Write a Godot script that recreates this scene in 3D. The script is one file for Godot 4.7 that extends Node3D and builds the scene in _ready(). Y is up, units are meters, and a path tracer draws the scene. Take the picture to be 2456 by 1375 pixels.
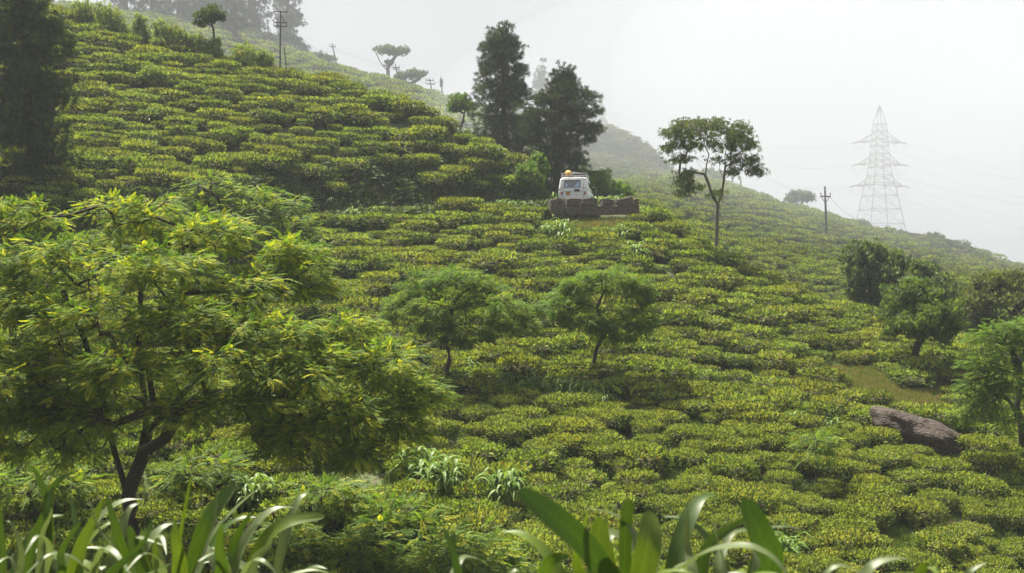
extends Node3D

var rng := RandomNumberGenerator.new()
var used := {}
var mats := {}
var slope_low: Surf       # the slope below the road and the ground beyond the bend
var slope_up: Surf        # the slope above the road
var far_slope: Surf
var scrub_slope: Surf
var ridge_slope: Surf
var road_line := PackedVector3Array()
var keep_out := []        # circles (x, z, r) where no tea grows


# ------------------------------------------------------------------ helpers
class MB:
	var v := PackedVector3Array()
	var n := PackedVector3Array()
	var c := PackedColorArray()
	var i := PackedInt32Array()
	var t := PackedVector2Array()

	func kite(a: Vector3, l: Vector3, e: Vector3, r: Vector3, col: Color) -> void:
		var k := v.size()
		v.append(a); v.append(l); v.append(e); v.append(r)
		for q in 4: c.append(col)
		i.append(k); i.append(k + 1); i.append(k + 2)
		i.append(k); i.append(k + 2); i.append(k + 3)

	# a small folded leaf at p, pointing along d, its face turned to f
	func leaf(p: Vector3, d: Vector3, f: Vector3, length: float, width: float, col: Color, fold := 0.18) -> void:
		var s := d.cross(f).normalized()
		var u := s.cross(d).normalized()
		var m := p + d * length * 0.48
		kite(p, m + s * width * 0.5 + u * width * fold, p + d * length, m - s * width * 0.5 + u * width * fold, col)

	# a long curved blade through pts, w(t) wide, with a keel
	func ribbon(pts: PackedVector3Array, width: float, up: Vector3, col: Color, keel := 0.2, wave := 0.0, taper := 0.75, start := 0.55) -> void:
		var k := v.size()
		var m := pts.size()
		var cum := PackedFloat32Array([0.0])
		for q in range(1, m): cum.append(cum[q - 1] + pts[q].distance_to(pts[q - 1]))
		for q in m:
			var s := cum[q] / cum[m - 1]
			var d := (pts[mini(q + 1, m - 1)] - pts[maxi(q - 1, 0)]).normalized()
			var a := d.cross(up)
			a = a.normalized() if a.length() > 0.01 else Vector3.RIGHT
			var b := a.cross(d).normalized()
			var w := width * 0.5 * minf(lerpf(start, 1.0, minf(s * 3.0, 1.0)), pow(maxf(1.0 - s, 0.0), taper) * 1.9 + 0.02)
			var wv := sin(s * 21.0 + width * 300.0) * wave * width
			for e in [[-1.0, wv], [0.0, 0.0], [1.0, -wv * 0.7]]:
				v.append(pts[q] + a * w * e[0] + b * (absf(e[0]) * w * keel * 2.0 + e[1]))
				n.append((b - a * e[0] * keel * 1.4).normalized())
				c.append(col); t.append(Vector2(e[0] * 0.5 + 0.5, s * 6.0))
			if q > 0:
				for e in 2:
					var o := k + (q - 1) * 3 + e
					i.append(o); i.append(o + 3); i.append(o + 1)
					i.append(o + 1); i.append(o + 3); i.append(o + 4)

	func tube(pts: PackedVector3Array, radii: PackedFloat32Array, sides: int, col := Color.WHITE, cap := true) -> void:
		var k := v.size()
		var m := pts.size()
		var ref := Vector3.UP
		var d0 := (pts[m - 1] - pts[0]).normalized()
		if absf(d0.y) > 0.8: ref = Vector3(1, 0, 0.2).normalized()
		for q in m:
			var d := (pts[mini(q + 1, m - 1)] - pts[maxi(q - 1, 0)]).normalized()
			var a := d.cross(ref).normalized()
			var b := a.cross(d).normalized()
			for s in sides:
				var g := TAU * s / sides
				var o := a * cos(g) + b * sin(g)
				v.append(pts[q] + o * radii[q]); n.append(o); c.append(col); t.append(Vector2(float(s) / sides, q))
			if q > 0:
				for s in sides:
					var p0 := k + (q - 1) * sides + s
					var p1 := k + (q - 1) * sides + (s + 1) % sides
					i.append(p0); i.append(p1); i.append(p0 + sides)
					i.append(p1); i.append(p1 + sides); i.append(p0 + sides)
		if cap:
			for s in range(1, sides - 1):
				i.append(k); i.append(k + s + 1); i.append(k + s)
				var o := k + (m - 1) * sides
				i.append(o); i.append(o + s); i.append(o + s + 1)

	func bar(a: Vector3, b: Vector3, r: float, sides := 4, col := Color.WHITE) -> void:
		tube(PackedVector3Array([a, b]), PackedFloat32Array([r, r]), sides, col)

	# rings of equal size, first to last; flat or smooth
	func loft(rings: Array, col := Color.WHITE, caps := true) -> void:
		var k := v.size()
		var m: int = rings[0].size()
		for r in rings:
			for p in r: v.append(p); c.append(col); t.append(Vector2(p.x, p.y))
		for q in range(1, rings.size()):
			for s in m:
				var p0 := k + (q - 1) * m + s
				var p1 := k + (q - 1) * m + (s + 1) % m
				i.append(p0); i.append(p1); i.append(p0 + m)
				i.append(p1); i.append(p1 + m); i.append(p0 + m)
		if caps:
			for s in range(1, m - 1):
				i.append(k); i.append(k + s + 1); i.append(k + s)
				var o := k + (rings.size() - 1) * m
				i.append(o); i.append(o + s); i.append(o + s + 1)

	# a box with chamfered edges, turned and placed by x
	func box(x: Transform3D, size: Vector3, ch := 0.01, col := Color.WHITE) -> void:
		var rings := []
		var h := size * 0.5
		for lv in [[-h.y, ch], [-h.y + ch, 0.0], [h.y - ch, 0.0], [h.y, ch]]:
			var a: float = h.x - lv[1]
			var b: float = h.z - lv[1]
			var r := PackedVector3Array()
			for q in [[a, -b + ch], [a, b - ch], [a - ch, b], [-a + ch, b], [-a, b - ch], [-a, -b + ch], [-a + ch, -b], [a - ch, -b]]:
				r.append(x * Vector3(q[0], lv[0], q[1]))
			rings.append(r)
		loft(rings, col)

	func flat() -> ArrayMesh:   # every face with its own normal
		var a := []
		a.resize(Mesh.ARRAY_MAX)
		a[Mesh.ARRAY_VERTEX] = v
		a[Mesh.ARRAY_COLOR] = c
		a[Mesh.ARRAY_INDEX] = i
		if t.size() == v.size(): a[Mesh.ARRAY_TEX_UV] = t
		var m := ArrayMesh.new()
		m.add_surface_from_arrays(Mesh.PRIMITIVE_TRIANGLES, a)
		return m

	func mesh() -> ArrayMesh:
		var a := []
		a.resize(Mesh.ARRAY_MAX)
		a[Mesh.ARRAY_VERTEX] = v
		a[Mesh.ARRAY_COLOR] = c
		a[Mesh.ARRAY_INDEX] = i
		if n.size() == v.size(): a[Mesh.ARRAY_NORMAL] = n
		if t.size() == v.size(): a[Mesh.ARRAY_TEX_UV] = t
		var m := ArrayMesh.new()
		m.add_surface_from_arrays(Mesh.PRIMITIVE_TRIANGLES, a)
		return m


# a smooth height surface through measured points (x, height, z): a thin-plate spline
class Surf:
	var px := PackedFloat64Array()
	var pz := PackedFloat64Array()
	var w := PackedFloat64Array()
	var count := 0
	var lo := Vector2.INF
	var hi := -Vector2.INF

	func _init(pts: Array, soft := 0.02) -> void:
		count = pts.size()
		for p in pts:
			px.append(p.x * 0.02); pz.append(p.z * 0.02)
			lo = lo.min(Vector2(p.x, p.z)); hi = hi.max(Vector2(p.x, p.z))
		var m := count + 3
		var rows := []
		for a in m:
			var row := PackedFloat64Array()
			row.resize(m + 1)
			if a < count:
				for b in count: row[b] = kern(px[a] - px[b], pz[a] - pz[b])
				row[a] += soft * 0.02
				row[count] = 1.0; row[count + 1] = px[a]; row[count + 2] = pz[a]; row[m] = pts[a].y
			else:
				for b in count: row[b] = [1.0, px[b], pz[b]][a - count]
			rows.append(row)
		for a in m:
			var best := a
			for b in range(a + 1, m):
				if absf(rows[b][a]) > absf(rows[best][a]): best = b
			var sw: PackedFloat64Array = rows[a]
			rows[a] = rows[best]; rows[best] = sw
			var pivot: PackedFloat64Array = rows[a]
			for b in range(a + 1, m):
				var row: PackedFloat64Array = rows[b]
				var k := row[a] / pivot[a]
				if k != 0.0:
					for q in range(a, m + 1): row[q] -= k * pivot[q]
					rows[b] = row
		w.resize(m)
		for a in range(m - 1, -1, -1):
			var s: float = rows[a][m]
			for b in range(a + 1, m): s -= rows[a][b] * w[b]
			w[a] = s / rows[a][a]

	static func kern(x: float, z: float) -> float:
		var r := x * x + z * z
		return 0.0 if r < 1e-12 else r * log(r)

	func h(x: float, z: float) -> float:
		x = clampf(x, lo.x, hi.x) * 0.02
		z = clampf(z, lo.y, hi.y) * 0.02
		var s := w[count] + w[count + 1] * x + w[count + 2] * z
		for q in count:
			var dx := x - px[q]
			var dz := z - pz[q]
			var r := dx * dx + dz * dz
			if r > 1e-12: s += w[q] * r * log(r)
		return s


func numbered(called: String) -> String:
	used[called] = used.get(called, 0) + 1
	return called if used[called] == 1 else "%s_%03d" % [called, used[called] - 1]


func tag(o: Node3D, label := "", category := "", group := "", kind := "") -> Node3D:
	if label: o.set_meta("label", label)
	if category: o.set_meta("category", category)
	if group: o.set_meta("group", group)
	if kind: o.set_meta("kind", kind)
	return o


func thing(called: String, label: String, category: String, at: Vector3, turn := 0.0, group := "") -> Node3D:
	var o := Node3D.new()
	o.name = numbered(called)
	add_child(o)
	o.position = at
	o.rotation.y = turn
	tag(o, label, category, group)
	return o


func put(called: String, m: Mesh, mat: Material, parent: Node3D = self, at := Transform3D()) -> MeshInstance3D:
	var o := MeshInstance3D.new()
	o.mesh = m
	o.material_override = mat
	o.transform = at
	if parent == self:
		o.name = numbered(called)
		add_child(o)
	else:
		o.name = called
		parent.add_child(o, true)
	return o


func scatter(called: String, m: Mesh, mat: Material, places: Array, colors: Array, parent: Node3D = self) -> MultiMeshInstance3D:
	var mm := MultiMesh.new()
	mm.transform_format = MultiMesh.TRANSFORM_3D
	mm.use_colors = true
	mm.mesh = m
	mm.instance_count = places.size()
	for k in places.size():
		mm.set_instance_transform(k, places[k])
		mm.set_instance_color(k, colors[k])
	var o := MultiMeshInstance3D.new()
	o.multimesh = mm
	o.material_override = mat
	if parent == self:
		o.name = numbered(called)
		add_child(o)
	else:
		o.name = called
		parent.add_child(o, true)
	o.set_meta("kind", "stuff")
	return o


func ball() -> Vector3:
	while true:
		var p := Vector3(rng.randf_range(-1, 1), rng.randf_range(-1, 1), rng.randf_range(-1, 1))
		if p.length_squared() <= 1.0: return p
	return Vector3.ZERO


func lin(r: float, g: float, b: float) -> Color:
	return Color(r, g, b).linear_to_srgb()


func plain_mat(called: String, col: Color, rough := 0.7, metal := 0.0) -> StandardMaterial3D:
	var m := StandardMaterial3D.new()
	m.resource_name = called
	m.albedo_color = col
	m.roughness = rough
	m.metallic = metal
	return m


func leaf_mat(called: String, rough: float, through: float, tint := Color.WHITE, spec := 0.5) -> StandardMaterial3D:
	var m := plain_mat(called, tint, rough)
	m.vertex_color_use_as_albedo = true
	m.metallic_specular = spec
	m.cull_mode = BaseMaterial3D.CULL_DISABLED
	m.backlight_enabled = true
	m.backlight = Color(through, through, through * 0.6).linear_to_srgb()
	return m


func ramp(stops: Array) -> Gradient:
	var g := Gradient.new()
	var offs := PackedFloat32Array()
	var cols := PackedColorArray()
	for s in stops:
		offs.append(s[0]); cols.append(s[1])
	g.offsets = offs
	g.colors = cols
	return g


func noise_map(rng_seed: int, freq: float, octaves: int, stops: Array, size := 512, kind := FastNoiseLite.TYPE_SIMPLEX_SMOOTH) -> NoiseTexture2D:
	var f := FastNoiseLite.new()
	f.seed = rng_seed
	f.noise_type = kind
	f.frequency = freq
	f.fractal_octaves = octaves
	var t := NoiseTexture2D.new()
	t.width = size
	t.height = size
	t.seamless = true
	t.noise = f
	t.color_ramp = ramp(stops)
	return t


func world_tex(m: StandardMaterial3D, tex: Texture2D, scale: float, bump: Texture2D = null, depth := 0.0) -> void:
	m.albedo_texture = tex
	m.uv1_triplanar = true
	m.uv1_world_triplanar = true
	m.uv1_scale = Vector3.ONE * scale
	if bump:
		m.heightmap_enabled = true
		m.heightmap_texture = bump
		m.heightmap_scale = depth


func basis_along(d: Vector3, face: Vector3) -> Basis:
	var y := d.normalized()
	var x := y.cross(face)
	x = x.normalized() if x.length() > 0.02 else y.cross(Vector3(0.3, 0.1, 0.9)).normalized()
	return Basis(x, y, x.cross(y).normalized())



# ------------------------------------------------------------------ the scene
func _ready() -> void:
	rng.seed = 11
	# camera
	var cam := Camera3D.new()
	cam.name = "camera"
	var lens := CameraAttributesPhysical.new()
	lens.frustum_focal_length = 44.77
	lens.frustum_focus_distance = 40.0
	lens.exposure_aperture = 4.6
	lens.frustum_near = 0.1
	lens.frustum_far = 1200.0
	cam.attributes = lens
	cam.near = 0.1
	cam.far = 1200.0
	add_child(cam)
	cam.current = true
	# sky, air and exposure
	var env := Environment.new()
	env.background_mode = Environment.BG_SKY
	env.sky = Sky.new()
	env.sky.sky_material = make_sky()
	env.background_energy_multiplier = 0.135
	env.tonemap_mode = Environment.TONE_MAPPER_LINEAR
	env.tonemap_exposure = 3.5
	env.fog_enabled = true
	env.fog_density = 0.0006
	env.fog_light_color = Color(0.93, 0.96, 1.0)
	env.volumetric_fog_enabled = true
	env.volumetric_fog_density = 0.0
	env.sdfgi_enabled = true
	env.ssao_enabled = true
	env.ssil_enabled = true
	var we := WorldEnvironment.new()
	we.name = "world_environment"
	we.environment = env
	add_child(we)
	# the sun stands behind the hill on the left, softened by the mist
	var sun := DirectionalLight3D.new()
	sun.name = "sun"
	sun.light_energy = 1.5
	sun.light_color = Color(1.0, 0.97, 0.9)
	sun.light_angular_distance = 3.0
	sun.shadow_enabled = true
	add_child(sun)
	sun.look_at_from_position(Vector3.ZERO, Vector3(0.42, -1.35, 0.62))

	make_materials()
	make_land()
	make_road_things()
	make_tea()
	make_trees()
	make_lines()
	make_undergrowth()
	make_maize()
	# banks of mist that hang behind the conifers, on the upper ridge and round the pylon
	mist_bank(Vector3(-20, 30, -235), Vector3(330, 130, 200), 0.0017)
	mist_bank(Vector3(95, 45, -225), Vector3(150, 70, 110), 0.0038)
	mist_bank(Vector3(48, 8, -118), Vector3(130, 60, 62), 0.0075)


func make_sky() -> PanoramaSkyMaterial:
	# a white, mist-filled sky with soft, slightly darker and brighter banks
	var w := 512
	var h := 256
	var f := FastNoiseLite.new()
	f.seed = 5
	f.frequency = 1.1
	f.fractal_octaves = 4
	var im := Image.create(w, h, false, Image.FORMAT_RGBF)
	for y in h:
		var up := (0.5 - (y + 0.5) / h) * PI
		for x in w:
			var a := TAU * x / w
			var d := Vector3(cos(a) * cos(up), sin(up) * 2.2, sin(a) * cos(up))
			var k := 1.0 + 1.0 * maxf(sin(up), 0.0) + 0.22 * f.get_noise_3dv(d * 1.3) + 0.13 * f.get_noise_3dv(d * 4.0 + Vector3(7, 3, 1))
			im.set_pixel(x, y, Color(k * 0.965, k * 0.98, k * 1.02))
	var m := PanoramaSkyMaterial.new()
	m.panorama = ImageTexture.create_from_image(im)
	return m


func make_materials() -> void:
	var g := plain_mat("ground", Color.WHITE, 0.95)
	world_tex(g, noise_map(3, 0.02, 6, [[0.0, lin(0.07, 0.045, 0.022)], [0.38, lin(0.06, 0.055, 0.02)], [0.5, lin(0.055, 0.08, 0.02)], [1.0, lin(0.08, 0.11, 0.025)]]), 0.35, noise_map(4, 0.03, 5, [[0.0, Color.BLACK], [1.0, Color.WHITE]]), 6.0)
	mats.ground = g
	var r := plain_mat("road", Color.WHITE, 0.9)
	world_tex(r, noise_map(8, 0.05, 5, [[0.0, lin(0.035, 0.033, 0.028)], [1.0, lin(0.075, 0.068, 0.055)]], 256), 0.5)
	mats.road = r
	var s := plain_mat("rock", Color.WHITE, 0.85)
	world_tex(s, noise_map(21, 0.045, 6, [[0.0, lin(0.014, 0.009, 0.007)], [0.45, lin(0.034, 0.022, 0.017)], [0.66, lin(0.055, 0.037, 0.029)], [0.78, lin(0.1, 0.078, 0.062)], [1.0, lin(0.16, 0.135, 0.115)]]), 0.55, noise_map(22, 0.035, 6, [[0.0, Color.BLACK], [1.0, Color.WHITE]]), 9.0)
	s.uv1_scale = Vector3(0.22, 0.75, 0.75)
	mats.rock = s
	var c := plain_mat("old_concrete", Color.WHITE, 0.9)
	world_tex(c, noise_map(31, 0.03, 6, [[0.0, lin(0.03, 0.024, 0.019)], [0.45, lin(0.07, 0.055, 0.042)], [0.7, lin(0.13, 0.105, 0.08)], [1.0, lin(0.24, 0.21, 0.17)]]), 0.6, noise_map(32, 0.05, 5, [[0.0, Color.BLACK], [1.0, Color.WHITE]]), 3.0)
	mats.wall = c
	var b := plain_mat("bark", Color.WHITE, 0.9)
	world_tex(b, noise_map(41, 0.05, 5, [[0.0, lin(0.014, 0.01, 0.008)], [0.6, lin(0.045, 0.034, 0.026)], [0.8, lin(0.09, 0.075, 0.06)], [1.0, lin(0.16, 0.15, 0.13)]], 256), 1.6, noise_map(42, 0.06, 4, [[0.0, Color.BLACK], [1.0, Color.WHITE]], 256), 2.0)
	mats.bark = b
	var pb := plain_mat("pale_bark", Color.WHITE, 0.9)
	world_tex(pb, noise_map(43, 0.05, 5, [[0.0, lin(0.05, 0.042, 0.035)], [1.0, lin(0.17, 0.15, 0.125)]], 256), 1.6)
	mats.pale_bark = pb
	mats.tea = leaf_mat("tea_leaves", 0.55, 0.8, Color.WHITE, 0.3)
	mats.inner = plain_mat("twigs", lin(0.06, 0.062, 0.03), 1.0)
	mats.inner.metallic_specular = 0.1
	mats.leaf = leaf_mat("tree_leaves", 0.58, 1.0, Color.WHITE, 0.3)
	mats.needle = leaf_mat("conifer_needles", 0.8, 0.4, Color.WHITE, 0.2)
	mats.grass = leaf_mat("grass_blades", 0.6, 0.7)
	mats.maize_far = leaf_mat("slope_maize_leaves", 0.5, 0.8, Color.WHITE, 0.35)
	mats.maize = leaf_mat("maize_leaves", 0.46, 0.7, Color.WHITE, 0.45)
	# parallel veins and a pale midrib, across the blade
	var im := Image.create(128, 64, false, Image.FORMAT_RGB8)
	var vein := FastNoiseLite.new()
	vein.seed = 12
	vein.frequency = 0.09
	for x in 128:
		for y in 64:
			var k := 0.86 + 0.1 * sin(x * 0.85) + 0.22 * vein.get_noise_2d(x * 3.0, y * 0.35)
			var rib := exp(-pow((x - 63.5) / 4.0, 2.0))
			im.set_pixel(x, y, Color(lerpf(k, 1.0, rib), lerpf(k, 1.0, rib), lerpf(k * 0.95, 0.9, rib)).lerp(Color(0.75, 0.5, 0.25), 0.8 * smoothstep(0.42, 0.55, vein.get_noise_2d(x * 0.9 + 300.0, y * 2.0))))
	mats.maize.albedo_texture = ImageTexture.create_from_image(im)
	mats.steel = plain_mat("galvanised_steel", lin(0.075, 0.08, 0.085), 0.6, 0.2)
	mats.dark_steel = plain_mat("dark_painted_pole", lin(0.035, 0.038, 0.04), 0.6, 0.2)
	mats.wire = plain_mat("aluminium_wire", lin(0.08, 0.08, 0.08), 0.7, 0.1)
	mats.insulator = plain_mat("porcelain", lin(0.1, 0.085, 0.075), 0.3)


# ------------------------------------------------------------------ land
func less(pts: Array, by: float) -> Array:
	var out := []
	for p in pts: out.append(p - Vector3(0, by, 0))
	return out


func make_land() -> void:
	slope_low = Surf.new(less([
		Vector3(2.04, 4.06, -57), Vector3(6.1, 4.2, -57.5), Vector3(-1.05, 4.38, -56), Vector3(-4.8, 3.91, -54), Vector3(-8.07, 3.23, -52),
		Vector3(7.57, 4.46, -58.5), Vector3(9.16, 3.17, -57), Vector3(10.51, 1.96, -55), Vector3(12.73, 0.56, -52.5), Vector3(14.21, -0.29, -50.5), Vector3(16.15, -1.38, -47.5), Vector3(18.81, -2.18, -45), Vector3(20.59, -2.72, -43), Vector3(25.74, -3.64, -42),
		Vector3(-5.63, -0.21, -44), Vector3(1.25, -0.22, -44.5), Vector3(8.46, -0.22, -46), Vector3(12.39, -1.93, -44), Vector3(-2.22, -2.77, -36), Vector3(2.87, -2.63, -36.5), Vector3(8.25, -3.07, -37), Vector3(15.54, -2.6, -41), Vector3(17.82, -3.23, -39),
		Vector3(-0.34, -3.84, -31.5), Vector3(4.64, -3.9, -32), Vector3(9.93, -4.02, -33), Vector3(15.09, -4.2, -34.5), Vector3(21.45, -4.26, -35),
		Vector3(-2.36, -4.78, -26.5), Vector3(2.92, -4.96, -27.5), Vector3(8.58, -5.14, -28.5), Vector3(13.48, -5.32, -29.5), Vector3(18.39, -5.41, -30),
		Vector3(-2, -5.37, -22.5), Vector3(3.34, -5.76, -23), Vector3(8.16, -6.01, -24), Vector3(11.91, -6.26, -25),
		Vector3(-11.92, -0.2, -42), Vector3(-16.71, -0.78, -38), Vector3(-13.19, -3.65, -30), Vector3(-8.66, -3.72, -30.5), Vector3(-8.68, -5.17, -24), Vector3(-20.31, -2.65, -32), Vector3(-15.23, -5.26, -24), Vector3(-12, 2.05, -49)], 0.75)
		+ [Vector3(5.54, 3.4, -64), Vector3(8.54, 1, -66), Vector3(12.15, -3, -66), Vector3(3.52, 5, -74), Vector3(0.69, 6, -80), Vector3(6.92, 2.5, -80), Vector3(-4.29, 8, -86), Vector3(11.6, -4, -80), Vector3(19.86, -7, -66), Vector3(25.08, -8, -60), Vector3(34.32, -9, -56), Vector3(-12.15, 11, -95), Vector3(10.6, 2, -100),
		Vector3(-6, -6, -16), Vector3(0, -6.1, -16), Vector3(8, -6.2, -16), Vector3(20, -6.4, -18), Vector3(-16, -5.8, -16), Vector3(0, -5, -9), Vector3(-10, -5, -9), Vector3(12, -5.1, -9), Vector3(0, -2.5, -3.6), Vector3(-8, -2.5, -3.6), Vector3(10, -2.5, -3.6), Vector3(0, -1.6, 0), Vector3(-10, -1.6, 0), Vector3(12, -1.6, 0), Vector3(0, -1.5, 6)])
	slope_up = Surf.new(less([
		Vector3(1.51, 7.37, -62.5), Vector3(-0.68, 7.31, -62), Vector3(-5.38, 7.13, -60.5), Vector3(-9.76, 7.01, -58.5), Vector3(-13.71, 6.39, -56), Vector3(-17.46, 5.12, -51), Vector3(-20.67, 4.17, -47), Vector3(-26.21, 3.22, -44),
		Vector3(-38.83, 22.44, -75), Vector3(-31.31, 19.62, -74.5), Vector3(-26.77, 17.93, -74), Vector3(-21.29, 16.09, -73), Vector3(-17.63, 15.2, -72), Vector3(-14.62, 14.46, -71), Vector3(-11.68, 13.85, -70), Vector3(-8.82, 12.98, -69), Vector3(-6.04, 11.97, -68), Vector3(-3.32, 10.77, -66.5), Vector3(-0.71, 9.26, -65), Vector3(1.04, 8.2, -63.8),
		Vector3(-24.05, 10.23, -60), Vector3(-15.42, 10.62, -63), Vector3(-8.25, 10.12, -64.5), Vector3(-3.17, 8.73, -63.5), Vector3(-21.24, 6.77, -53), Vector3(-34.55, 9.89, -58), Vector3(-33.2, 20.25, -79), Vector3(-28.58, 18.59, -79), Vector3(-22.75, 16.65, -78), Vector3(-18.85, 15.69, -77), Vector3(-12.51, 14.25, -75), Vector3(-6.4, 12.14, -72), Vector3(-0.75, 9.35, -69)], 1.05)
		+ [Vector3(-39.93, 19, -95), Vector3(-26.83, 16, -92), Vector3(-18.53, 14, -90), Vector3(-10.87, 11, -85), Vector3(-3.89, 8, -78), Vector3(-0.81, 6, -74), Vector3(-56.59, 20, -95)])
	far_slope = Surf.new(less([
		Vector3(10.32, 10.21, -105), Vector3(14.5, 11.07, -112), Vector3(20.4, 12.59, -124), Vector3(24.94, 13.15, -130), Vector3(27.55, 11.35, -128), Vector3(30.55, 9.69, -124), Vector3(34.25, 8.21, -120), Vector3(37.36, 6.74, -118), Vector3(40.23, 5.82, -117), Vector3(43.2, 5.18, -114), Vector3(45.54, 4.27, -110), Vector3(45.75, 2.87, -106), Vector3(46.92, 1.2, -98), Vector3(49.21, -0.45, -92),
		Vector3(12.76, 5.75, -88), Vector3(18.72, 4.57, -92), Vector3(15.87, 1.75, -78), Vector3(25.9, 3.14, -92), Vector3(21.39, -0.07, -76), Vector3(29.92, 1.29, -88), Vector3(24.48, -1.47, -72), Vector3(34.27, 0.24, -82), Vector3(34.73, -1.11, -76), Vector3(9.54, 7.21, -90)], 0.5)
		+ [Vector3(14.74, 9, -150), Vector3(32.61, 10, -170), Vector3(47.09, 6.3, -165), Vector3(53.3, 6, -155), Vector3(79.09, 10, -230), Vector3(61.57, 8, -235), Vector3(102.8, 5, -235), Vector3(67.03, -3, -140), Vector3(106.98, -4, -200), Vector3(13.43, -5, -66), Vector3(17.45, -7, -62), Vector3(22.74, -9, -60), Vector3(29.95, -10, -56), Vector3(9.54, 0.5, -76), Vector3(5.5, 3, -82), Vector3(6.71, 8.5, -100), Vector3(0.94, 9, -110), Vector3(1.37, 10, -160)])
	scrub_slope = Surf.new([Vector3(1.3, 23.56, -152), Vector3(8.89, 21.96, -150), Vector3(12.32, 20.88, -149), Vector3(15.59, 19.34, -147), Vector3(18.08, 17.38, -144), Vector3(19.76, 15.42, -140), Vector3(20.51, 13.65, -137), Vector3(22.38, 9.5, -136), Vector3(26.09, -1, -136), Vector3(30.33, -10, -136), Vector3(8, 16.29, -135), Vector3(11.16, 15.92, -135), Vector3(14.21, 15.23, -134), Vector3(16.96, 13.66, -131), Vector3(8.05, 11.77, -120), Vector3(12.51, 11.11, -118), Vector3(15.92, 10.74, -116), Vector3(1.01, 11.39, -118), Vector3(-7.49, 22.66, -150), Vector3(-5.89, 11.39, -118), Vector3(1.63, 18, -190), Vector3(12.74, 16, -190), Vector3(19.62, 12, -185), Vector3(26.11, 2, -180), Vector3(7.04, 5, -105), Vector3(15.23, 3, -105), Vector3(0.9, 5, -105)])
	ridge_slope = Surf.new(less([
		Vector3(-142.97, 61.52, -240), Vector3(-85.02, 51.99, -235), Vector3(-67.07, 51.6, -230), Vector3(-57.98, 52.82, -226), Vector3(-50.43, 51.08, -220), Vector3(-43.64, 46.74, -212), Vector3(-34.21, 41.52, -205), Vector3(-25.58, 38.01, -200), Vector3(-16.89, 34.33, -190), Vector3(-8.98, 30.56, -180), Vector3(-1.88, 26.99, -172), Vector3(5.92, 23.32, -165),
		Vector3(-34.99, 34.3, -170), Vector3(-21.1, 29.75, -165), Vector3(-10.41, 24.88, -150), Vector3(-6.49, 19.64, -130), Vector3(-17.26, 21.45, -135), Vector3(-36.73, 28.51, -150), Vector3(1.16, 18.29, -135)], 0.5)
		+ [Vector3(-65.53, 18, -110), Vector3(-41.61, 18, -115), Vector3(-22.64, 15, -110), Vector3(-9.33, 12, -105), Vector3(0.94, 9, -110), Vector3(-108.54, 42, -300), Vector3(-59.7, 34, -290), Vector3(-23.11, 28, -260), Vector3(6.46, 18, -230), Vector3(-178.71, 48, -300)])
	# the road: from the left along the foot of the bank, past the car, then round the bend
	var c := Curve3D.new()
	var way := [Vector3(-25.56, -0.2, -34), Vector3(-23.23, 0.6, -39), Vector3(-20.59, 1.3, -43), Vector3(-17.19, 2.1, -47.5), Vector3(-12.73, 2.8, -52), Vector3(-9.21, 3.3, -55.2), Vector3(-5.12, 3.7, -57.6), Vector3(-1.11, 4, -59.2), Vector3(2.15, 4.2, -60), Vector3(3.75, 4.3, -61.2), Vector3(4.25, 4.4, -63.4), Vector3(3.14, 4.6, -66), Vector3(0.59, 5, -69), Vector3(-3.07, 5.6, -73), Vector3(-8.67, 6.8, -80), Vector3(-18.94, 9.5, -92)]
	for k in way.size():
		var t: Vector3 = (way[mini(k + 1, way.size() - 1)] - way[maxi(k - 1, 0)]) * 0.16
		c.add_point(way[k], -t, t)
	c.bake_interval = 1.2
	road_line = c.get_baked_points()

	var near := sheet(-46.0, 46.0, 6.0, -92.0, 0.62, ground)
	tag(put("hillside", near, mats.ground), "steep green tea hillside with a road cut across it", "hillside", "", "structure")
	tag(put("far_hillside", sheet(-8.0, 175.0, -54.0, -262.0, 2.2, far_slope.h), mats.ground), "misty far hillside under rows of tea", "hillside", "", "structure")
	tag(put("scrub_hillside", sheet(-12.0, 36.0, -100.0, -200.0, 1.8, scrub_slope.h), mats.ground), "scrub covered hill behind the conifers", "hillside", "", "structure")
	tag(put("ridge_hillside", sheet(-150.0, 8.0, -100.0, -310.0, 2.6, ridge_slope.h), mats.ground), "misty upper ridge with poles and flat topped trees", "hillside", "", "structure")
	# the road surface
	var rb := MB.new()
	for k in road_line.size():
		var d := (road_line[mini(k + 1, road_line.size() - 1)] - road_line[maxi(k - 1, 0)])
		var side := Vector3(-d.z, 0, d.x).normalized()
		for e in [-1.55, -0.5, 0.5, 1.55]:
			rb.v.append(road_line[k] + side * e + Vector3(0, 0.05 - absf(e) * 0.015, 0)); rb.n.append(Vector3.UP); rb.c.append(Color.WHITE)
		if k > 0:
			for e in 3:
				var o := (k - 1) * 4 + e
				rb.i.append_array([o, o + 1, o + 4, o + 1, o + 5, o + 4])
	tag(put("road", rb.mesh(), mats.road), "narrow grey road along the foot of the bank", "road", "", "structure")


# (signed distance from the road's middle, positive on the uphill side; height of the road there)
func road_at(x: float, z: float) -> Vector2:
	var best := 1e9
	var sgn := 1.0
	var hh := 0.0
	for k in road_line.size() - 1:
		var a := road_line[k]
		var ex := road_line[k + 1].x - a.x
		var ez := road_line[k + 1].z - a.z
		var t := clampf(((x - a.x) * ex + (z - a.z) * ez) / (ex * ex + ez * ez), 0.0, 1.0)
		var dx := x - a.x - ex * t
		var dz := z - a.z - ez * t
		var d := dx * dx + dz * dz
		if d < best:
			best = d
			sgn = 1.0 if ex * dz - ez * dx < 0.0 else -1.0
			hh = lerpf(a.y, road_line[k + 1].y, t)
	return Vector2(sqrt(best) * sgn, hh)


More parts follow.
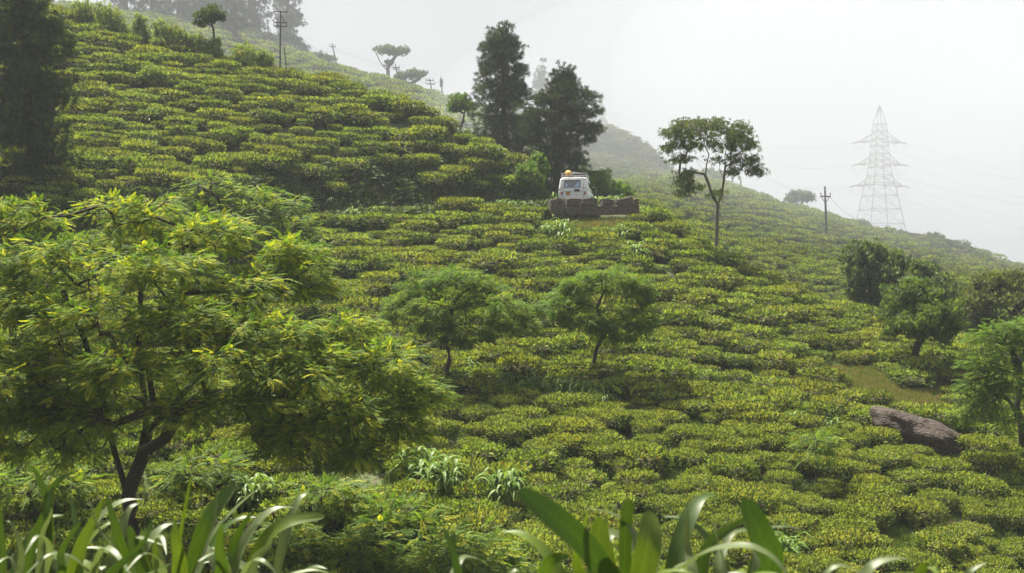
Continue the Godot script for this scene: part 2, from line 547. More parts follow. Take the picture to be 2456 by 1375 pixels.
func ground(x: float, z: float) -> float:
	if z > -30.0: return slope_low.h(x, z)
	var r := road_at(x, z)
	if r.x > 1.7:
		var up := slope_up.h(x, z)
		return minf(up, r.y + (r.x - 1.7) * 1.25 + 0.1 * sin(x * 2.1) + 0.08 * sin(z * 3.0 + x))
	if r.x < -1.9:
		return lerpf(r.y - 0.05, slope_low.h(x, z), smoothstep(1.9, 3.6, -r.x))
	return r.y - 0.04


func on(x: float, z: float) -> Vector3:
	return Vector3(x, ground(x, z), z)


func sheet(x0: float, x1: float, z0: float, z1: float, step: float, f: Callable) -> ArrayMesh:
	var b := MB.new()
	var nx := int((x1 - x0) / step) + 1
	var nz := int((z0 - z1) / step) + 1
	for kz in nz:
		for kx in nx:
			var x := x0 + kx * step
			var z := z0 - kz * step
			b.v.append(Vector3(x, f.call(x, z), z)); b.c.append(Color.WHITE)
	for kz in nz:
		for kx in nx:
			var l := b.v[kz * nx + maxi(kx - 1, 0)]
			var r := b.v[kz * nx + mini(kx + 1, nx - 1)]
			var u := b.v[maxi(kz - 1, 0) * nx + kx]
			var d := b.v[mini(kz + 1, nz - 1) * nx + kx]
			b.n.append((u - d).cross(r - l).normalized())
	for kz in nz - 1:
		for kx in nx - 1:
			var o := kz * nx + kx
			b.i.append_array([o, o + nx, o + 1, o + 1, o + nx, o + nx + 1])
	return b.mesh()



# ------------------------------------------------------------------ tea
func tea_mesh(leaves: int, size: float, hull_rings: int, yellow: float, pale: float, shoots := 0.62) -> ArrayMesh:
	# a plucked bush: a flat domed table, steep sides, one unit wide; leaves stand out of a twiggy body
	var lump := FastNoiseLite.new()
	lump.seed = rng.randi_range(1, 9999)
	lump.frequency = 1.6
	var b := MB.new()
	var out := 0.82
	var seg := hull_rings * 2 + 4
	# profile of the body: (radius, height)
	var prof := [Vector2(0.14, -0.1), Vector2(0.2, 0.04), Vector2(0.36, 0.14), Vector2(0.46, 0.28), Vector2(0.47, 0.38), Vector2(0.34, 0.46), Vector2(0.02, 0.49)]
	var rings := []
	for q in prof:
		var r := PackedVector3Array()
		for s in seg:
			var g := -TAU * s / seg
			var k: float = 1.0 + 0.45 * lump.get_noise_3d(cos(g) * 0.6, q.y, sin(g) * 0.6)
			r.append(Vector3(cos(g) * q.x * k * out, q.y * out + 0.06 * lump.get_noise_2d(cos(g) * q.x * 3.0, sin(g) * q.x * 3.0), sin(g) * q.x * k * out))
		rings.append(r)
	var body := MB.new()
	body.loft(rings, Color.WHITE, false)
	for k in leaves:
		var g := rng.randf() * TAU
		var top := rng.randf() < 0.5
		var p: Vector3
		var nn: Vector3
		if top:
			var rr := sqrt(rng.randf()) * 0.5
			p = Vector3(cos(g) * rr, 0.5 - 0.24 * rr * rr, sin(g) * rr)
			nn = Vector3(p.x * 0.8, 1.0, p.z * 0.8).normalized()
		else:
			var hh := rng.randf_range(0.02, 0.42)
			var rr: float = 0.24 + 0.27 * smoothstep(0.0, 0.3, hh)
			p = Vector3(cos(g) * rr, hh, sin(g) * rr)
			nn = Vector3(cos(g), 0.35, sin(g)).normalized()
		var kk := 1.0 + 0.45 * lump.get_noise_3d(cos(g) * 0.6, p.y, sin(g) * 0.6)
		p = Vector3(p.x * kk, p.y + 0.06 * lump.get_noise_2d(p.x * 3.0, p.z * 3.0) + rng.randf_range(-0.03, 0.045), p.z * kk)
		var d := (nn * 0.75 + ball() * 0.9).normalized()
		var f := (nn + ball() * 0.5).normalized()
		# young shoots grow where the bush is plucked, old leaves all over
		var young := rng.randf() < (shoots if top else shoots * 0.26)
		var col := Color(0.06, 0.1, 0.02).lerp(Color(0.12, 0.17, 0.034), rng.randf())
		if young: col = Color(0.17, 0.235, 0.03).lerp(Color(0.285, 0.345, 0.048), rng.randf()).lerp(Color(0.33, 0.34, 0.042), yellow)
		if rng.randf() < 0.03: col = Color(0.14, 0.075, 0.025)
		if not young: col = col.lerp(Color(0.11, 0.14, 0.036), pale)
		b.leaf(p, d, f, size * rng.randf_range(0.7, 1.25) * (1.0 if not young else 0.9), size * 0.5, col, 0.16)
	var m := b.flat()
	m.add_surface_from_arrays(Mesh.PRIMITIVE_TRIANGLES, body.flat().surface_get_arrays(0))
	m.surface_set_material(0, mats.tea)
	m.surface_set_material(1, mats.inner)
	return m


func slope_of(f: Callable, x: float, z: float) -> Vector3:
	var e := 0.5
	return Vector3(f.call(x - e, z) - f.call(x + e, z), 2.0 * e, f.call(x, z - e) - f.call(x, z + e)).normalized()


# darts thrown over a field, each bush longer along the contour than up the slope; every dart keeps clear of those before it
func bush_places(f: Callable, field: Rect2, wide: Callable, free: Callable, tries: int, ratio: float, close: float) -> Array:
	var got := []
	var cells := {}
	for k in tries:
		var x := rng.randf_range(field.position.x, field.end.x)
		var z := rng.randf_range(field.position.y, field.end.y)
		if not free.call(x, z): continue
		var w: float = wide.call(x, z)
		var cell := Vector2i(int(floor(x * 0.5)), int(floor(z * 0.5)))
		var n := Vector3.ZERO
		var ok := true
		for cx in range(-1, 2):
			for cz in range(-1, 2):
				for q in cells.get(cell + Vector2i(cx, cz), []):
					if n == Vector3.ZERO: n = slope_of(f, x, z)
					var gx: float = x - q.x
					var gz: float = z - q.y
					var fall := Vector2(n.x, n.z).normalized()
					var down := absf(gx * fall.x + gz * fall.y) * ratio
					var along := absf(gx * fall.y - gz * fall.x) * 1.18
					if down * down + along * along < w * w * close: ok = false; break
				if not ok: break
			if not ok: break
		if not ok: continue
		if n == Vector3.ZERO: n = slope_of(f, x, z)
		if not cells.has(cell): cells[cell] = []
		cells[cell].append(Vector2(x, z))
		var up := (Vector3.UP * 0.72 + n * 0.28).normalized()
		var along3 := Vector3(-n.z, 0.0, n.x)
		along3 = (along3.normalized() if along3.length() > 0.05 else Vector3.RIGHT).rotated(Vector3.UP, rng.randf_range(-0.25, 0.25))
		var fwd := along3.cross(up).normalized()
		along3 = up.cross(fwd).normalized()
		var s := w * rng.randf_range(0.64, 1.3)
		var turn := PI if rng.randf() < 0.5 else 0.0
		var bs := Basis(along3 * s * rng.randf_range(0.92, 1.2), up * s * rng.randf_range(0.8, 1.15), fwd * s * rng.randf_range(0.82, 1.02)) * Basis(Vector3.UP, turn)
		got.append(Transform3D(bs, Vector3(x, f.call(x, z) - 0.03, z)))
	return got


func clear_spot(x: float, z: float) -> bool:
	for q in keep_out:
		if Vector2(x - q.x, z - q.y).length_squared() < q.z * q.z: return false
	return true


func make_tea() -> void:
	for q in [[Vector2(13.24, -38.5), 1.5], [Vector2(14.1, -38), 1.4], [Vector2(13.14, -40.5), 1.2], [Vector2(14.4, -36.5), 1.0], [Vector2(9.92, -27), 0.9], [Vector2(9.46, -26.6), 0.8], [Vector2(5.49, -32.6), 0.75], [Vector2(4.5, -31), 0.5], [Vector2(13.01, -33.8), 1.7], [Vector2(12.57, -34.6), 1.0], [Vector2(13.5, -32.6), 0.9], [Vector2(4.43, -29), 0.8], [Vector2(-1.27, -37), 0.5], [Vector2(0.17, -35.5), 0.9], [Vector2(1.66, -35), 1.0], [Vector2(2.86, -34.6), 0.8], [Vector2(-2.02, -27.5), 1.0], [Vector2(-0.19, -27), 0.9], [Vector2(2.29, -52.5), 0.9], [Vector2(5.62, -53), 0.9], [Vector2(5.79, -50), 0.9], [Vector2(1.71, -53.5), 0.8], [Vector2(-8.59, -24), 1.2], [Vector2(6.55, -25), 0.7], [Vector2(4.16, -55.6), 1.2], [Vector2(2.86, -55.6), 1.2], [Vector2(5.5, -56), 1.2]]:
		keep_out.append(Vector3(q[0].x, q[0].y, q[1]))
	var near_kinds := []
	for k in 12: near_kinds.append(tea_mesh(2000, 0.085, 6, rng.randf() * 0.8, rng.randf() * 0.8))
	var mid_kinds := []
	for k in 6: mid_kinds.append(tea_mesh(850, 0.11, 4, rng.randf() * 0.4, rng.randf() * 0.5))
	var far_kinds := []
	for k in 4: far_kinds.append(tea_mesh(300, 0.15, 3, 0.1, 0.0, 0.5))  # fewer bright shoots: far tea coloured darker to imitate dimmer light
	var gaps := FastNoiseLite.new()
	gaps.seed = 77
	gaps.frequency = 0.11
	var free_low := func(x: float, z: float) -> bool:
		if absf(x) > -z * 0.56 + 5.0 or gaps.get_noise_2d(x, z) > 0.46: return false
		if z < -30.0 and road_at(x, z).x > (-4.7 if x > 1.6 and x < 7.4 else -2.3): return false
		return clear_spot(x, z)
	var low := bush_places(ground, Rect2(-32, -62, 62, 44), func(_x, z): return lerpf(0.95, 1.3, smoothstep(-22.0, -52.0, z)), free_low, 34000, 1.14, 0.53)
	low.sort_custom(func(a, b): return a.origin.z > b.origin.z)
	var rest := []
	var singles := 0
	for x in low:
		var seen: bool = absf(x.origin.x) < -x.origin.z * 0.485 and not (x.origin.x < -x.origin.z * 0.13 and x.origin.z > -30.0)
		if seen and singles < 300:
			singles += 1
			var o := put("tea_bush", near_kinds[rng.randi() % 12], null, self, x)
			tag(o, "clipped tea bush with yellow-green young leaves among its rows low on the near slope", "tea bush", "tea bushes low on the near slope")
		else:
			rest.append(x)
	var free_up := func(x: float, z: float) -> bool:
		if x < -46.0 or gaps.get_noise_2d(x, z) > 0.62: return false
		var r := road_at(x, z)
		if r.x < 2.6: return false
		if ground(x, z) < slope_up.h(x, z) - 0.25: return r.x > 2.4 and rng.randf() < (0.6 if x > -2.6 else 0.03)
		return true
	var up := bush_places(ground, Rect2(-42, -79, 62, 38), func(_x, z): return lerpf(1.35, 1.5, smoothstep(-50.0, -66.0, z)), free_up, 30000, 1.14, 0.49)
	rest.append_array(up)
	var free_far := func(x: float, z: float) -> bool: return z < -66.0 and x > -z * 0.06 and x < -z * 0.56 and not (x > -z * 0.37 and far_slope.h(x, z) + 0.001 * z > 1.9 + 0.04 * (-z) and z < -97.0 and x < -z * 0.455)
	var far := bush_places(far_slope.h, Rect2(4, -140, 75, 78), func(_x, z): return lerpf(1.15, 1.3, smoothstep(-70.0, -120.0, z)), free_far, 46000, 0.85, 0.56)
	var free_ridge := func(x: float, z: float) -> bool: return x > z * 0.42 and x < z * -0.02 and z < -110.0
	far.append_array(bush_places(ridge_slope.h, Rect2(-100, -236, 102, 126), func(_x, _z): return 2.3, free_ridge, 12000, 0.9, 0.6))
	var holder := Node3D.new()
	holder.name = "tea_bushes"
	add_child(holder)
	tag(holder, "rows of clipped tea bushes covering the slopes up to the misty ridges", "tea bushes", "", "stuff")
	for set_of in [[mid_kinds, rest], [far_kinds, far]]:
		for k in set_of[0].size():
			var places := []
			var cols := []
			for q in range(k, set_of[1].size(), set_of[0].size()):
				var s := rng.randf_range(0.78, 1.2)
				places.append(set_of[1][q])
				var c := Color(s * rng.randf_range(0.92, 1.1), s, s * rng.randf_range(0.8, 1.1))
				cols.append(c)
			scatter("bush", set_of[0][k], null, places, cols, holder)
	print("tea: ", low.size(), " low ", up.size(), " up ", far.size(), " far")



# ------------------------------------------------------------------ trees
func sprig_pinnate(pairs: int, droop: float) -> ArrayMesh:   # one feathery compound leaf, one unit long
	var b := MB.new()
	var pts := PackedVector3Array()
	for q in pairs + 1:
		var s := float(q) / pairs
		pts.append(Vector3(0, s * (1.0 - 0.2 * droop * s), -droop * 0.45 * s * s))
	for q in range(1, pairs + 1):
		var d := (pts[q] - pts[q - 1]).normalized()
		var len := 0.27 * (1.0 - 0.45 * absf(float(q) / pairs - 0.45) * 2.0)
		for s in [-1.0, 1.0]:
			var g := rng.randf_range(0.8, 1.2)
			b.leaf(pts[q], (Vector3(s, 0, -0.25) + d * 0.35 + ball() * 0.15).normalized(), Vector3(0, 0.1, 1) + ball() * 0.3, len * rng.randf_range(0.85, 1.1), 0.1, Color(g, g, g), 0.1)
	b.leaf(pts[pairs], Vector3(0, 0.9, -0.4 * droop).normalized(), Vector3(0, 0, 1), 0.22, 0.12, Color.WHITE)
	return b.flat()


func sprig_broad(leaves: int, length: float, width: float) -> ArrayMesh:   # a rosette of simple leaves
	var b := MB.new()
	for k in leaves:
		var g := rng.randf_range(0.75, 1.2)
		var a := TAU * k * 0.381
		var up := rng.randf_range(-0.25, 0.8)
		var d := Vector3(cos(a), up, sin(a)).normalized()
		b.leaf(Vector3(0, rng.randf_range(0.0, 0.5), 0) + d * 0.08, d, Vector3.UP + ball() * 0.4, length * rng.randf_range(0.7, 1.15), width, Color(g, g, g), 0.15)
	return b.flat()


func sprig_needle(blades: int, thin: float, droop: float) -> ArrayMesh:   # a brush of needles round a short twig
	var b := MB.new()
	for k in blades:
		var s := rng.randf()
		var g := rng.randf_range(0.65, 1.25)
		var d := (Vector3(rng.randf_range(-1, 1), 0.75 - droop * s, rng.randf_range(-1, 1))).normalized()
		b.leaf(Vector3(0, s * 0.6, 0) + ball() * 0.05, d, ball() + Vector3(0, 0.01, 0), rng.randf_range(0.25, 0.5), thin, Color(g, g, g), 0.1)
	return b.flat()


# A tree grown from its trunk towards tips scattered through its leaf clumps; twigs join into limbs that thicken towards the trunk.
# s: trunk (points, from the ground), r (trunk radius), clumps [[centre, radii, tips]], sprig, size, each, spread, cols [dark, light, young], young, bark
func tree(called: String, label: String, category: String, group: String, s: Dictionary) -> Node3D:
	var base: Vector3 = s.trunk[0]
	var o := thing(called, label, category, base, 0.0, group)
	var pos := PackedVector3Array()
	var par := PackedInt32Array()
	var rad := PackedFloat32Array()
	var stems: Array = [s.trunk]
	stems.append_array(s.get("forks", []))
	for stem in stems:
		var first := true
		for k in stem.size() - 1:
			var a: Vector3 = stem[k] - base
			var e: Vector3 = stem[k + 1] - base
			var n := maxi(1, int(a.distance_to(e) / (0.35 if s.r < 0.3 else 0.6)))
			for q in n + (1 if k == stem.size() - 2 else 0):
				var p := a.lerp(e, float(q) / n)
				var up := -1
				if not first: up = pos.size() - 1
				elif pos.size() > 0:
					var best := 1e9
					for j in pos.size():
						if pos[j].distance_squared_to(p) < best: best = pos[j].distance_squared_to(p); up = j
				first = false
				pos.append(p + ball() * s.r * 0.25 * (0.0 if up < 0 else 1.0)); par.append(up); rad.append(0.0)
	var trunk_nodes := pos.size()
	var tips := []
	for cl in s.clumps:
		for k in cl[2]:
			var dirn := ball().normalized()
			var off: Vector3 = dirn * pow(rng.randf(), 0.42) * cl[1]
			tips.append([cl[0] - base + off, cl[0] - base])
	var mid: Vector3 = pos[trunk_nodes - 1]
	tips.sort_custom(func(a, b): return a[0].distance_squared_to(mid) < b[0].distance_squared_to(mid))
	var ends := []
	for tp in tips:
		var p: Vector3 = tp[0]
		var best := 1e9
		var up := 0
		for j in range(int(s.get("bare", 0.5) * trunk_nodes), pos.size()):
			var d2 := pos[j].distance_squared_to(p) * (1.0 + (0.6 if pos[j].y > p.y + 0.3 else 0.0)) * (1.6 if j < trunk_nodes * s.get("lowest", 0.6) else 1.0)
			if d2 < best: best = d2; up = j
		var a := pos[up]
		var n := clampi(int(a.distance_to(p) / 0.45), 1, 12)
		var last := up
		for q in range(1, n + 1):
			var t := float(q) / n
			var sag: Vector3 = Vector3(0, a.distance_to(p) * s.get("arch", 0.1) * sin(t * PI), 0)
			pos.append(a.lerp(p, t) + sag + (ball() * 0.07 * a.distance_to(p) if q < n else Vector3.ZERO)); par.append(last); rad.append(0.0)
			last = pos.size() - 1
		ends.append([last, (p - a).normalized(), tp[1]])
	# pipe model
	var weight := PackedFloat32Array()
	weight.resize(pos.size())
	for e in ends: weight[e[0]] += 1.0
	for k in range(pos.size() - 1, 0, -1):
		if par[k] >= 0: weight[par[k]] += weight[k]
	var total := maxf(weight[0], 1.0)
	for k in pos.size(): rad[k] = maxf(s.r * pow(maxf(weight[k], 0.4) / total, 0.46), 0.007 if s.size < 0.6 else 0.012)
	if s.has("girth"):   # the stems as thick as they are seen to be
		for k in trunk_nodes: rad[k] = clampf(rad[k], s.r * s.girth, s.r)
	for k in mini(trunk_nodes, 4): rad[k] *= 1.0 + 0.12 * (4 - k) / 4.0
	var wood := MB.new()
	var kids := {}
	for k in range(1, pos.size()):
		if par[k] >= 0:
			if not kids.has(par[k]): kids[par[k]] = []
			kids[par[k]].append(k)
	var starts := [[-1, 0]]
	while starts.size():
		var st = starts.pop_back()
		var pts := PackedVector3Array()
		var rr := PackedFloat32Array()
		if st[0] >= 0: pts.append(pos[st[0]]); rr.append(minf(rad[st[0]], rad[st[1]] * 1.25))
		var k: int = st[1]
		while true:
			pts.append(pos[k]); rr.append(rad[k])
			if not kids.has(k): break
			var ch: Array = kids[k]
			var big: int = ch[0]
			for c in ch:
				if weight[c] > weight[big]: big = c
			for c in ch:
				if c != big: starts.append([k, c])
			k = big
		if pts.size() > 1: wood.tube(pts, rr, 8 if rr[0] > 0.05 else (5 if rr[0] > 0.02 else 3), Color.WHITE, false)
	put("trunk", wood.mesh(), s.get("bark", mats.bark), o)
	# foliage
	var places := []
	var cols := []
	var fall: float = s.get("fall", 0.0)
	for e in ends:
		var at: Vector3 = pos[e[0]]
		var flush: bool = rng.randf() < s.get("young", 0.0)   # a twig that has just put out new leaves
		for k in s.each:
			var p: Vector3 = at + ball() * s.spread * Vector3(1, s.get("flat", 0.6), 1) * (0.5 if flush and k < s.each * 2 / 5 else 1.0)
			var out: Vector3 = ((at - e[2]).normalized() * 0.5 + e[1] * 0.4 + ball() * 0.8 + (p - at).normalized() * 0.5)
			out.y = out.y * s.get("level", 0.6) - fall + s.get("rise", 0.1)
			var z: float = s.size * rng.randf_range(0.7, 1.3)
			places.append(Transform3D(basis_along(out, (Vector3.UP + ball() * 0.5)).scaled(Vector3.ONE * z), p))
			var young: bool = flush and k < s.each * 2 / 5
			var c: Color = s.cols[0].lerp(s.cols[1], rng.randf())
			cols.append(s.cols[2].lerp(s.cols[1], rng.randf() * 0.5) if young else c)
	if s.has("single"):
		# the leaves that show largest are nodes of their own
		var order := range(places.size())
		order.sort_custom(func(a, b): return places[a].origin.z > places[b].origin.z)
		var rest_p := []
		var rest_c := []
		var shades := []
		for q in 7:
			var m: StandardMaterial3D = s.mat.duplicate()
			m.albedo_color = (s.cols[2].lerp(s.cols[1], q * 0.3) if q < 2 else s.cols[0].lerp(s.cols[1], (q - 2) / 4.0)).linear_to_srgb()
			shades.append(m)
		for q in order.size():
			if q < s.single:
				var yg: bool = cols[order[q]].r > s.cols[1].r * 1.15
				put("leaf", s.sprig, shades[rng.randi() % 2 if yg else rng.randi_range(2, 6)], o, places[order[q]])
			else:
				rest_p.append(places[order[q]]); rest_c.append(cols[order[q]])
		places = rest_p
		cols = rest_c
	scatter("crown", s.sprig, s.mat, places, cols, o)
	return o


func make_trees() -> void:
	var feather := sprig_pinnate(9, 0.7)
	var feather_far := sprig_pinnate(5, 0.6)
	var rosette := sprig_broad(9, 0.62, 0.24)
	var small_rosette := sprig_broad(8, 0.5, 0.26)
	var needles := sprig_needle(34, 0.045, 0.5)
	var hanging := sprig_needle(40, 0.035, 1.5)
	var yg := [Color(0.055, 0.115, 0.015), Color(0.17, 0.27, 0.025), Color(0.44, 0.44, 0.025)]
	var mg := [Color(0.06, 0.13, 0.016), Color(0.15, 0.25, 0.026), Color(0.3, 0.33, 0.03)]
	var dg := [Color(0.045, 0.075, 0.02), Color(0.1, 0.135, 0.032), Color(0.16, 0.2, 0.04)]
	var cg := [Color(0.03, 0.05, 0.018), Color(0.085, 0.115, 0.036), Color(0.06, 0.08, 0.025)]

	# the big shade tree in front
	tree("shade_tree", "large feathery shade tree with a forked dark trunk and yellow young leaves, nearest the camera", "tree", "", {
		"trunk": [on(Vector2(-8.21, -23).x, Vector2(-8.21, -23).y), Vector3(-8.18, -4.82, -23), Vector3(-8.28, -4.51, -23)],
		"forks": [[Vector3(-8.28, -4.51, -23), Vector3(-8.47, -3.88, -23), Vector3(-8.53, -3.22, -22.8), Vector3(-8.59, -2.78, -22.8), Vector3(-8.71, -2.13, -22.5), Vector3(-8.94, -0.98, -22.3), Vector3(-9.25, -0.11, -22)],
			[Vector3(-8.25, -4.51, -23), Vector3(-8.01, -3.79, -23), Vector3(-7.91, -3.17, -23.1), Vector3(-7.62, -2.87, -23.2), Vector3(-7.07, -2.67, -23), Vector3(-6.21, -2.39, -22.5), Vector3(-5.21, -2.55, -22), Vector3(-4.28, -2.63, -21.6)],
			[Vector3(-7.87, -3.12, -23), Vector3(-8.12, -2.51, -23.6), Vector3(-8.4, -1.43, -24), Vector3(-8.38, -0.12, -24.2), Vector3(-8, 0.83, -24.2)],
			[Vector3(-7.62, -2.87, -23.2), Vector3(-7, -1.99, -24), Vector3(-6.09, -0.69, -24.5), Vector3(-5.45, -0.02, -24.6)],
			[Vector3(-7.92, -3.56, -23), Vector3(-7.64, -3.43, -22.7), Vector3(-7.24, -3.15, -22.3), Vector3(-6.93, -2.68, -22)]],
		"r": 0.15, "girth": 0.4, "bare": 0.3, "lowest": 0.3, "arch": 0.06,
		"clumps": [
			[Vector3(-10.7, 1.53, -23.5), Vector3(0.99, 0.4, 0.99), 34], [Vector3(-8.58, 1.7, -24.5), Vector3(1.17, 0.38, 1.17), 40], [Vector3(-6.81, 1.19, -24), Vector3(1.17, 0.45, 1.17), 44], [Vector3(-5.04, 0.74, -24.5), Vector3(0.94, 0.38, 0.94), 34],
			[Vector3(-9.46, 0.59, -22.5), Vector3(1.37, 0.43, 1.37), 48], [Vector3(-7.36, 0.41, -22), Vector3(1.29, 0.43, 1.29), 50], [Vector3(-5.99, -0.02, -23), Vector3(1.29, 0.43, 1.29), 48], [Vector3(-4.66, 0.16, -24), Vector3(0.72, 0.45, 0.72), 24],
			[Vector3(-10.1, -0.28, -21.8), Vector3(0.9, 0.45, 0.9), 34], [Vector3(-8.37, -0.6, -21.3), Vector3(1.23, 0.49, 1.23), 52], [Vector3(-6.52, -0.69, -21.5), Vector3(1.23, 0.41, 1.23), 52], [Vector3(-4.96, -0.88, -22), Vector3(1.15, 0.41, 1.15), 46], [Vector3(-3.49, -0.99, -22.5), Vector3(0.94, 0.36, 0.94), 32],
			[Vector3(-9.53, -1.43, -21.3), Vector3(1.15, 0.45, 1.15), 46], [Vector3(-7.56, -1.57, -20.9), Vector3(1.23, 0.41, 1.23), 46], [Vector3(-5.8, -1.49, -21), Vector3(1.23, 0.43, 1.23), 48], [Vector3(-4.12, -1.59, -21.2), Vector3(1.23, 0.45, 1.23), 48], [Vector3(-2.62, -1.64, -21.8), Vector3(0.9, 0.49, 0.9), 40], [Vector3(-1.96, -2.17, -22), Vector3(0.57, 0.49, 0.57), 24],
			[Vector3(-9.79, -2.37, -21.5), Vector3(1.06, 0.41, 1.06), 40], [Vector3(-9.07, -2.79, -22.2), Vector3(0.69, 0.34, 0.69), 20], [Vector3(-4.98, -2.23, -21), Vector3(1.06, 0.33, 1.06), 34], [Vector3(-3.29, -2.42, -21.2), Vector3(1.06, 0.41, 1.06), 42], [Vector3(-2.17, -2.8, -21.6), Vector3(0.65, 0.49, 0.65), 24],
			[Vector3(-9.24, -2.5, -23.5), Vector3(1.08, 0.36, 1.08), 26], [Vector3(-7.72, -2.32, -24.5), Vector3(1.12, 0.37, 1.12), 26], [Vector3(-3.83, -3.05, -21), Vector3(1.06, 0.37, 1.06), 34], [Vector3(-2.88, -3.41, -21.2), Vector3(0.82, 0.41, 0.82), 22], [Vector3(-5.04, -3.19, -22), Vector3(0.77, 0.34, 0.77), 16], [Vector3(-10.25, -3.27, -22.5), Vector3(1.03, 0.34, 1.03), 30], [Vector3(-9.2, -2.26, -21.3), Vector3(1.15, 0.41, 1.15), 34], [Vector3(-10.46, -2.62, -21.5), Vector3(0.74, 0.49, 0.74), 34], [Vector3(-8.42, -2.56, -21), Vector3(0.98, 0.37, 0.98), 26], [Vector3(-9.8, -1.89, -20.8), Vector3(0.98, 0.41, 0.98), 30], [Vector3(-6.6, -2.46, -21.2), Vector3(0.9, 0.29, 0.9), 18], [Vector3(-4.36, -2.75, -21.2), Vector3(0.9, 0.41, 0.9), 30], [Vector3(-9.88, -3.6, -23.5), Vector3(0.94, 0.34, 0.94), 26], [Vector3(-10.01, -0.02, -24.5), Vector3(1.5, 0.56, 1.5), 30], [Vector3(-8.75, 0.95, -25), Vector3(1.5, 0.37, 1.5), 26], [Vector3(-11.47, -0.99, -22.5), Vector3(1.03, 1.72, 1.03), 50]],
		"sprig": feather, "mat": mats.leaf, "size": 0.22, "each": 24, "spread": 0.27, "cols": yg, "young": 0.85, "fall": 0.12, "level": 0.5, "rise": 0.2, "single": 300})
	# two shade trees on the slope
	tree("shade_tree", "small shade tree with a curved dark trunk beside the row of maize", "tree", "shade trees on the near slope", {
		"trunk": [Vector3(-2.22, -2.87, -36), Vector3(-2.11, -2.45, -36), Vector3(-2.13, -2.11, -36), Vector3(-2.25, -1.79, -36), Vector3(-2.08, -1.44, -36), Vector3(-2.01, -0.74, -36), Vector3(-1.8, -0.34, -36)], "r": 0.075, "bare": 0.5, "lowest": 0.55,
		"clumps": [[Vector3(-2.01, 0.27, -36), Vector3(1.26, 0.49, 1.26), 34], [Vector3(-3.2, -0.18, -36), Vector3(0.84, 0.56, 0.84), 20], [Vector3(-3.76, -0.76, -36), Vector3(0.7, 0.49, 0.7), 14], [Vector3(-2.43, -0.78, -35), Vector3(0.98, 0.63, 0.98), 24], [Vector3(-0.97, -0.18, -36.5), Vector3(0.98, 0.49, 0.98), 22], [Vector3(-0.66, -0.73, -35.5), Vector3(1.12, 0.49, 1.12), 26], [Vector3(0.31, -1.16, -36), Vector3(0.84, 0.49, 0.84), 20], [Vector3(-1.5, -1.56, -35.6), Vector3(1.19, 0.35, 1.19), 18], [Vector3(-2.64, -1.44, -36), Vector3(0.84, 0.28, 0.84), 8]],
		"sprig": feather, "mat": mats.leaf, "size": 0.21, "each": 44, "spread": 0.27, "cols": mg, "young": 0.5, "fall": 0.15, "level": 0.5, "rise": 0.2})
	tree("shade_tree", "small shade tree with a straight leaning trunk and a round crown above the maize row", "tree", "shade trees on the near slope", {
		"trunk": [Vector3(2.79, -2.64, -36.5), Vector3(2.9, -2.14, -36.5), Vector3(3.1, -1.67, -36.5), Vector3(3.02, -1.03, -36.5), Vector3(2.9, -0.72, -36.5), Vector3(3.13, -0.18, -36.5)], "r": 0.062, "bare": 0.5, "lowest": 0.55,
		"clumps": [[Vector3(3.16, 0.22, -36.5), Vector3(1.26, 0.42, 1.26), 36], [Vector3(2.16, -0.25, -36.5), Vector3(0.84, 0.49, 0.84), 22], [Vector3(4.16, -0.25, -36.5), Vector3(0.7, 0.56, 0.7), 22], [Vector3(1.57, -0.74, -36), Vector3(0.7, 0.42, 0.7), 14], [Vector3(2.4, -1.08, -35.8), Vector3(0.98, 0.49, 0.98), 22], [Vector3(3.82, -1.02, -36), Vector3(0.91, 0.56, 0.91), 26], [Vector3(3.4, -1.51, -36), Vector3(0.84, 0.28, 0.84), 10], [Vector3(4.27, -1.45, -36.3), Vector3(0.42, 0.35, 0.42), 7]],
		"sprig": feather, "mat": mats.leaf, "size": 0.21, "each": 44, "spread": 0.26, "cols": mg, "young": 0.5, "fall": 0.15, "level": 0.5, "rise": 0.2})
	# the wide feathery crown below the bank
	tree("shade_tree", "feathery yellow-tipped tree spreading below the earth bank, behind the largest tree", "tree", "", {
		"trunk": [on(Vector2(-11.51, -47).x, Vector2(-11.51, -47).y), Vector3(-11.26, 0.85, -46), Vector3(-11.44, 2.11, -46)], "forks": [[Vector3(-11.26, 1.21, -46), Vector3(-10.25, 2.08, -45.5), Vector3(-9.54, 2.62, -45.5)], [Vector3(-11.26, 1.21, -46), Vector3(-12.65, 2.67, -46.5), Vector3(-13.2, 3.4, -46.5)]], "r": 0.13,
		"clumps": [[Vector3(-13.2, 4.31, -46.5), Vector3(1.35, 0.5, 1.35), 34], [Vector3(-11.44, 3.9, -46), Vector3(1.61, 0.54, 1.61), 40], [Vector3(-10.08, 3.5, -45.5), Vector3(1.26, 0.54, 1.26), 32], [Vector3(-11.02, 2.94, -45), Vector3(1.97, 0.5, 1.97), 32], [Vector3(-9.26, 2.5, -45), Vector3(1.08, 0.54, 1.08), 24], [Vector3(-13.59, 3.54, -46), Vector3(1.08, 0.45, 1.08), 18], [Vector3(-10.32, 2.06, -45), Vector3(1.61, 0.45, 1.61), 18], [Vector3(-8.56, 2.06, -45), Vector3(0.63, 0.45, 0.63), 10]],
		"sprig": feather, "mat": mats.leaf, "size": 0.38, "each": 10, "spread": 0.35, "cols": mg, "young": 0.7, "fall": 0.1, "level": 0.4, "rise": 0.2})
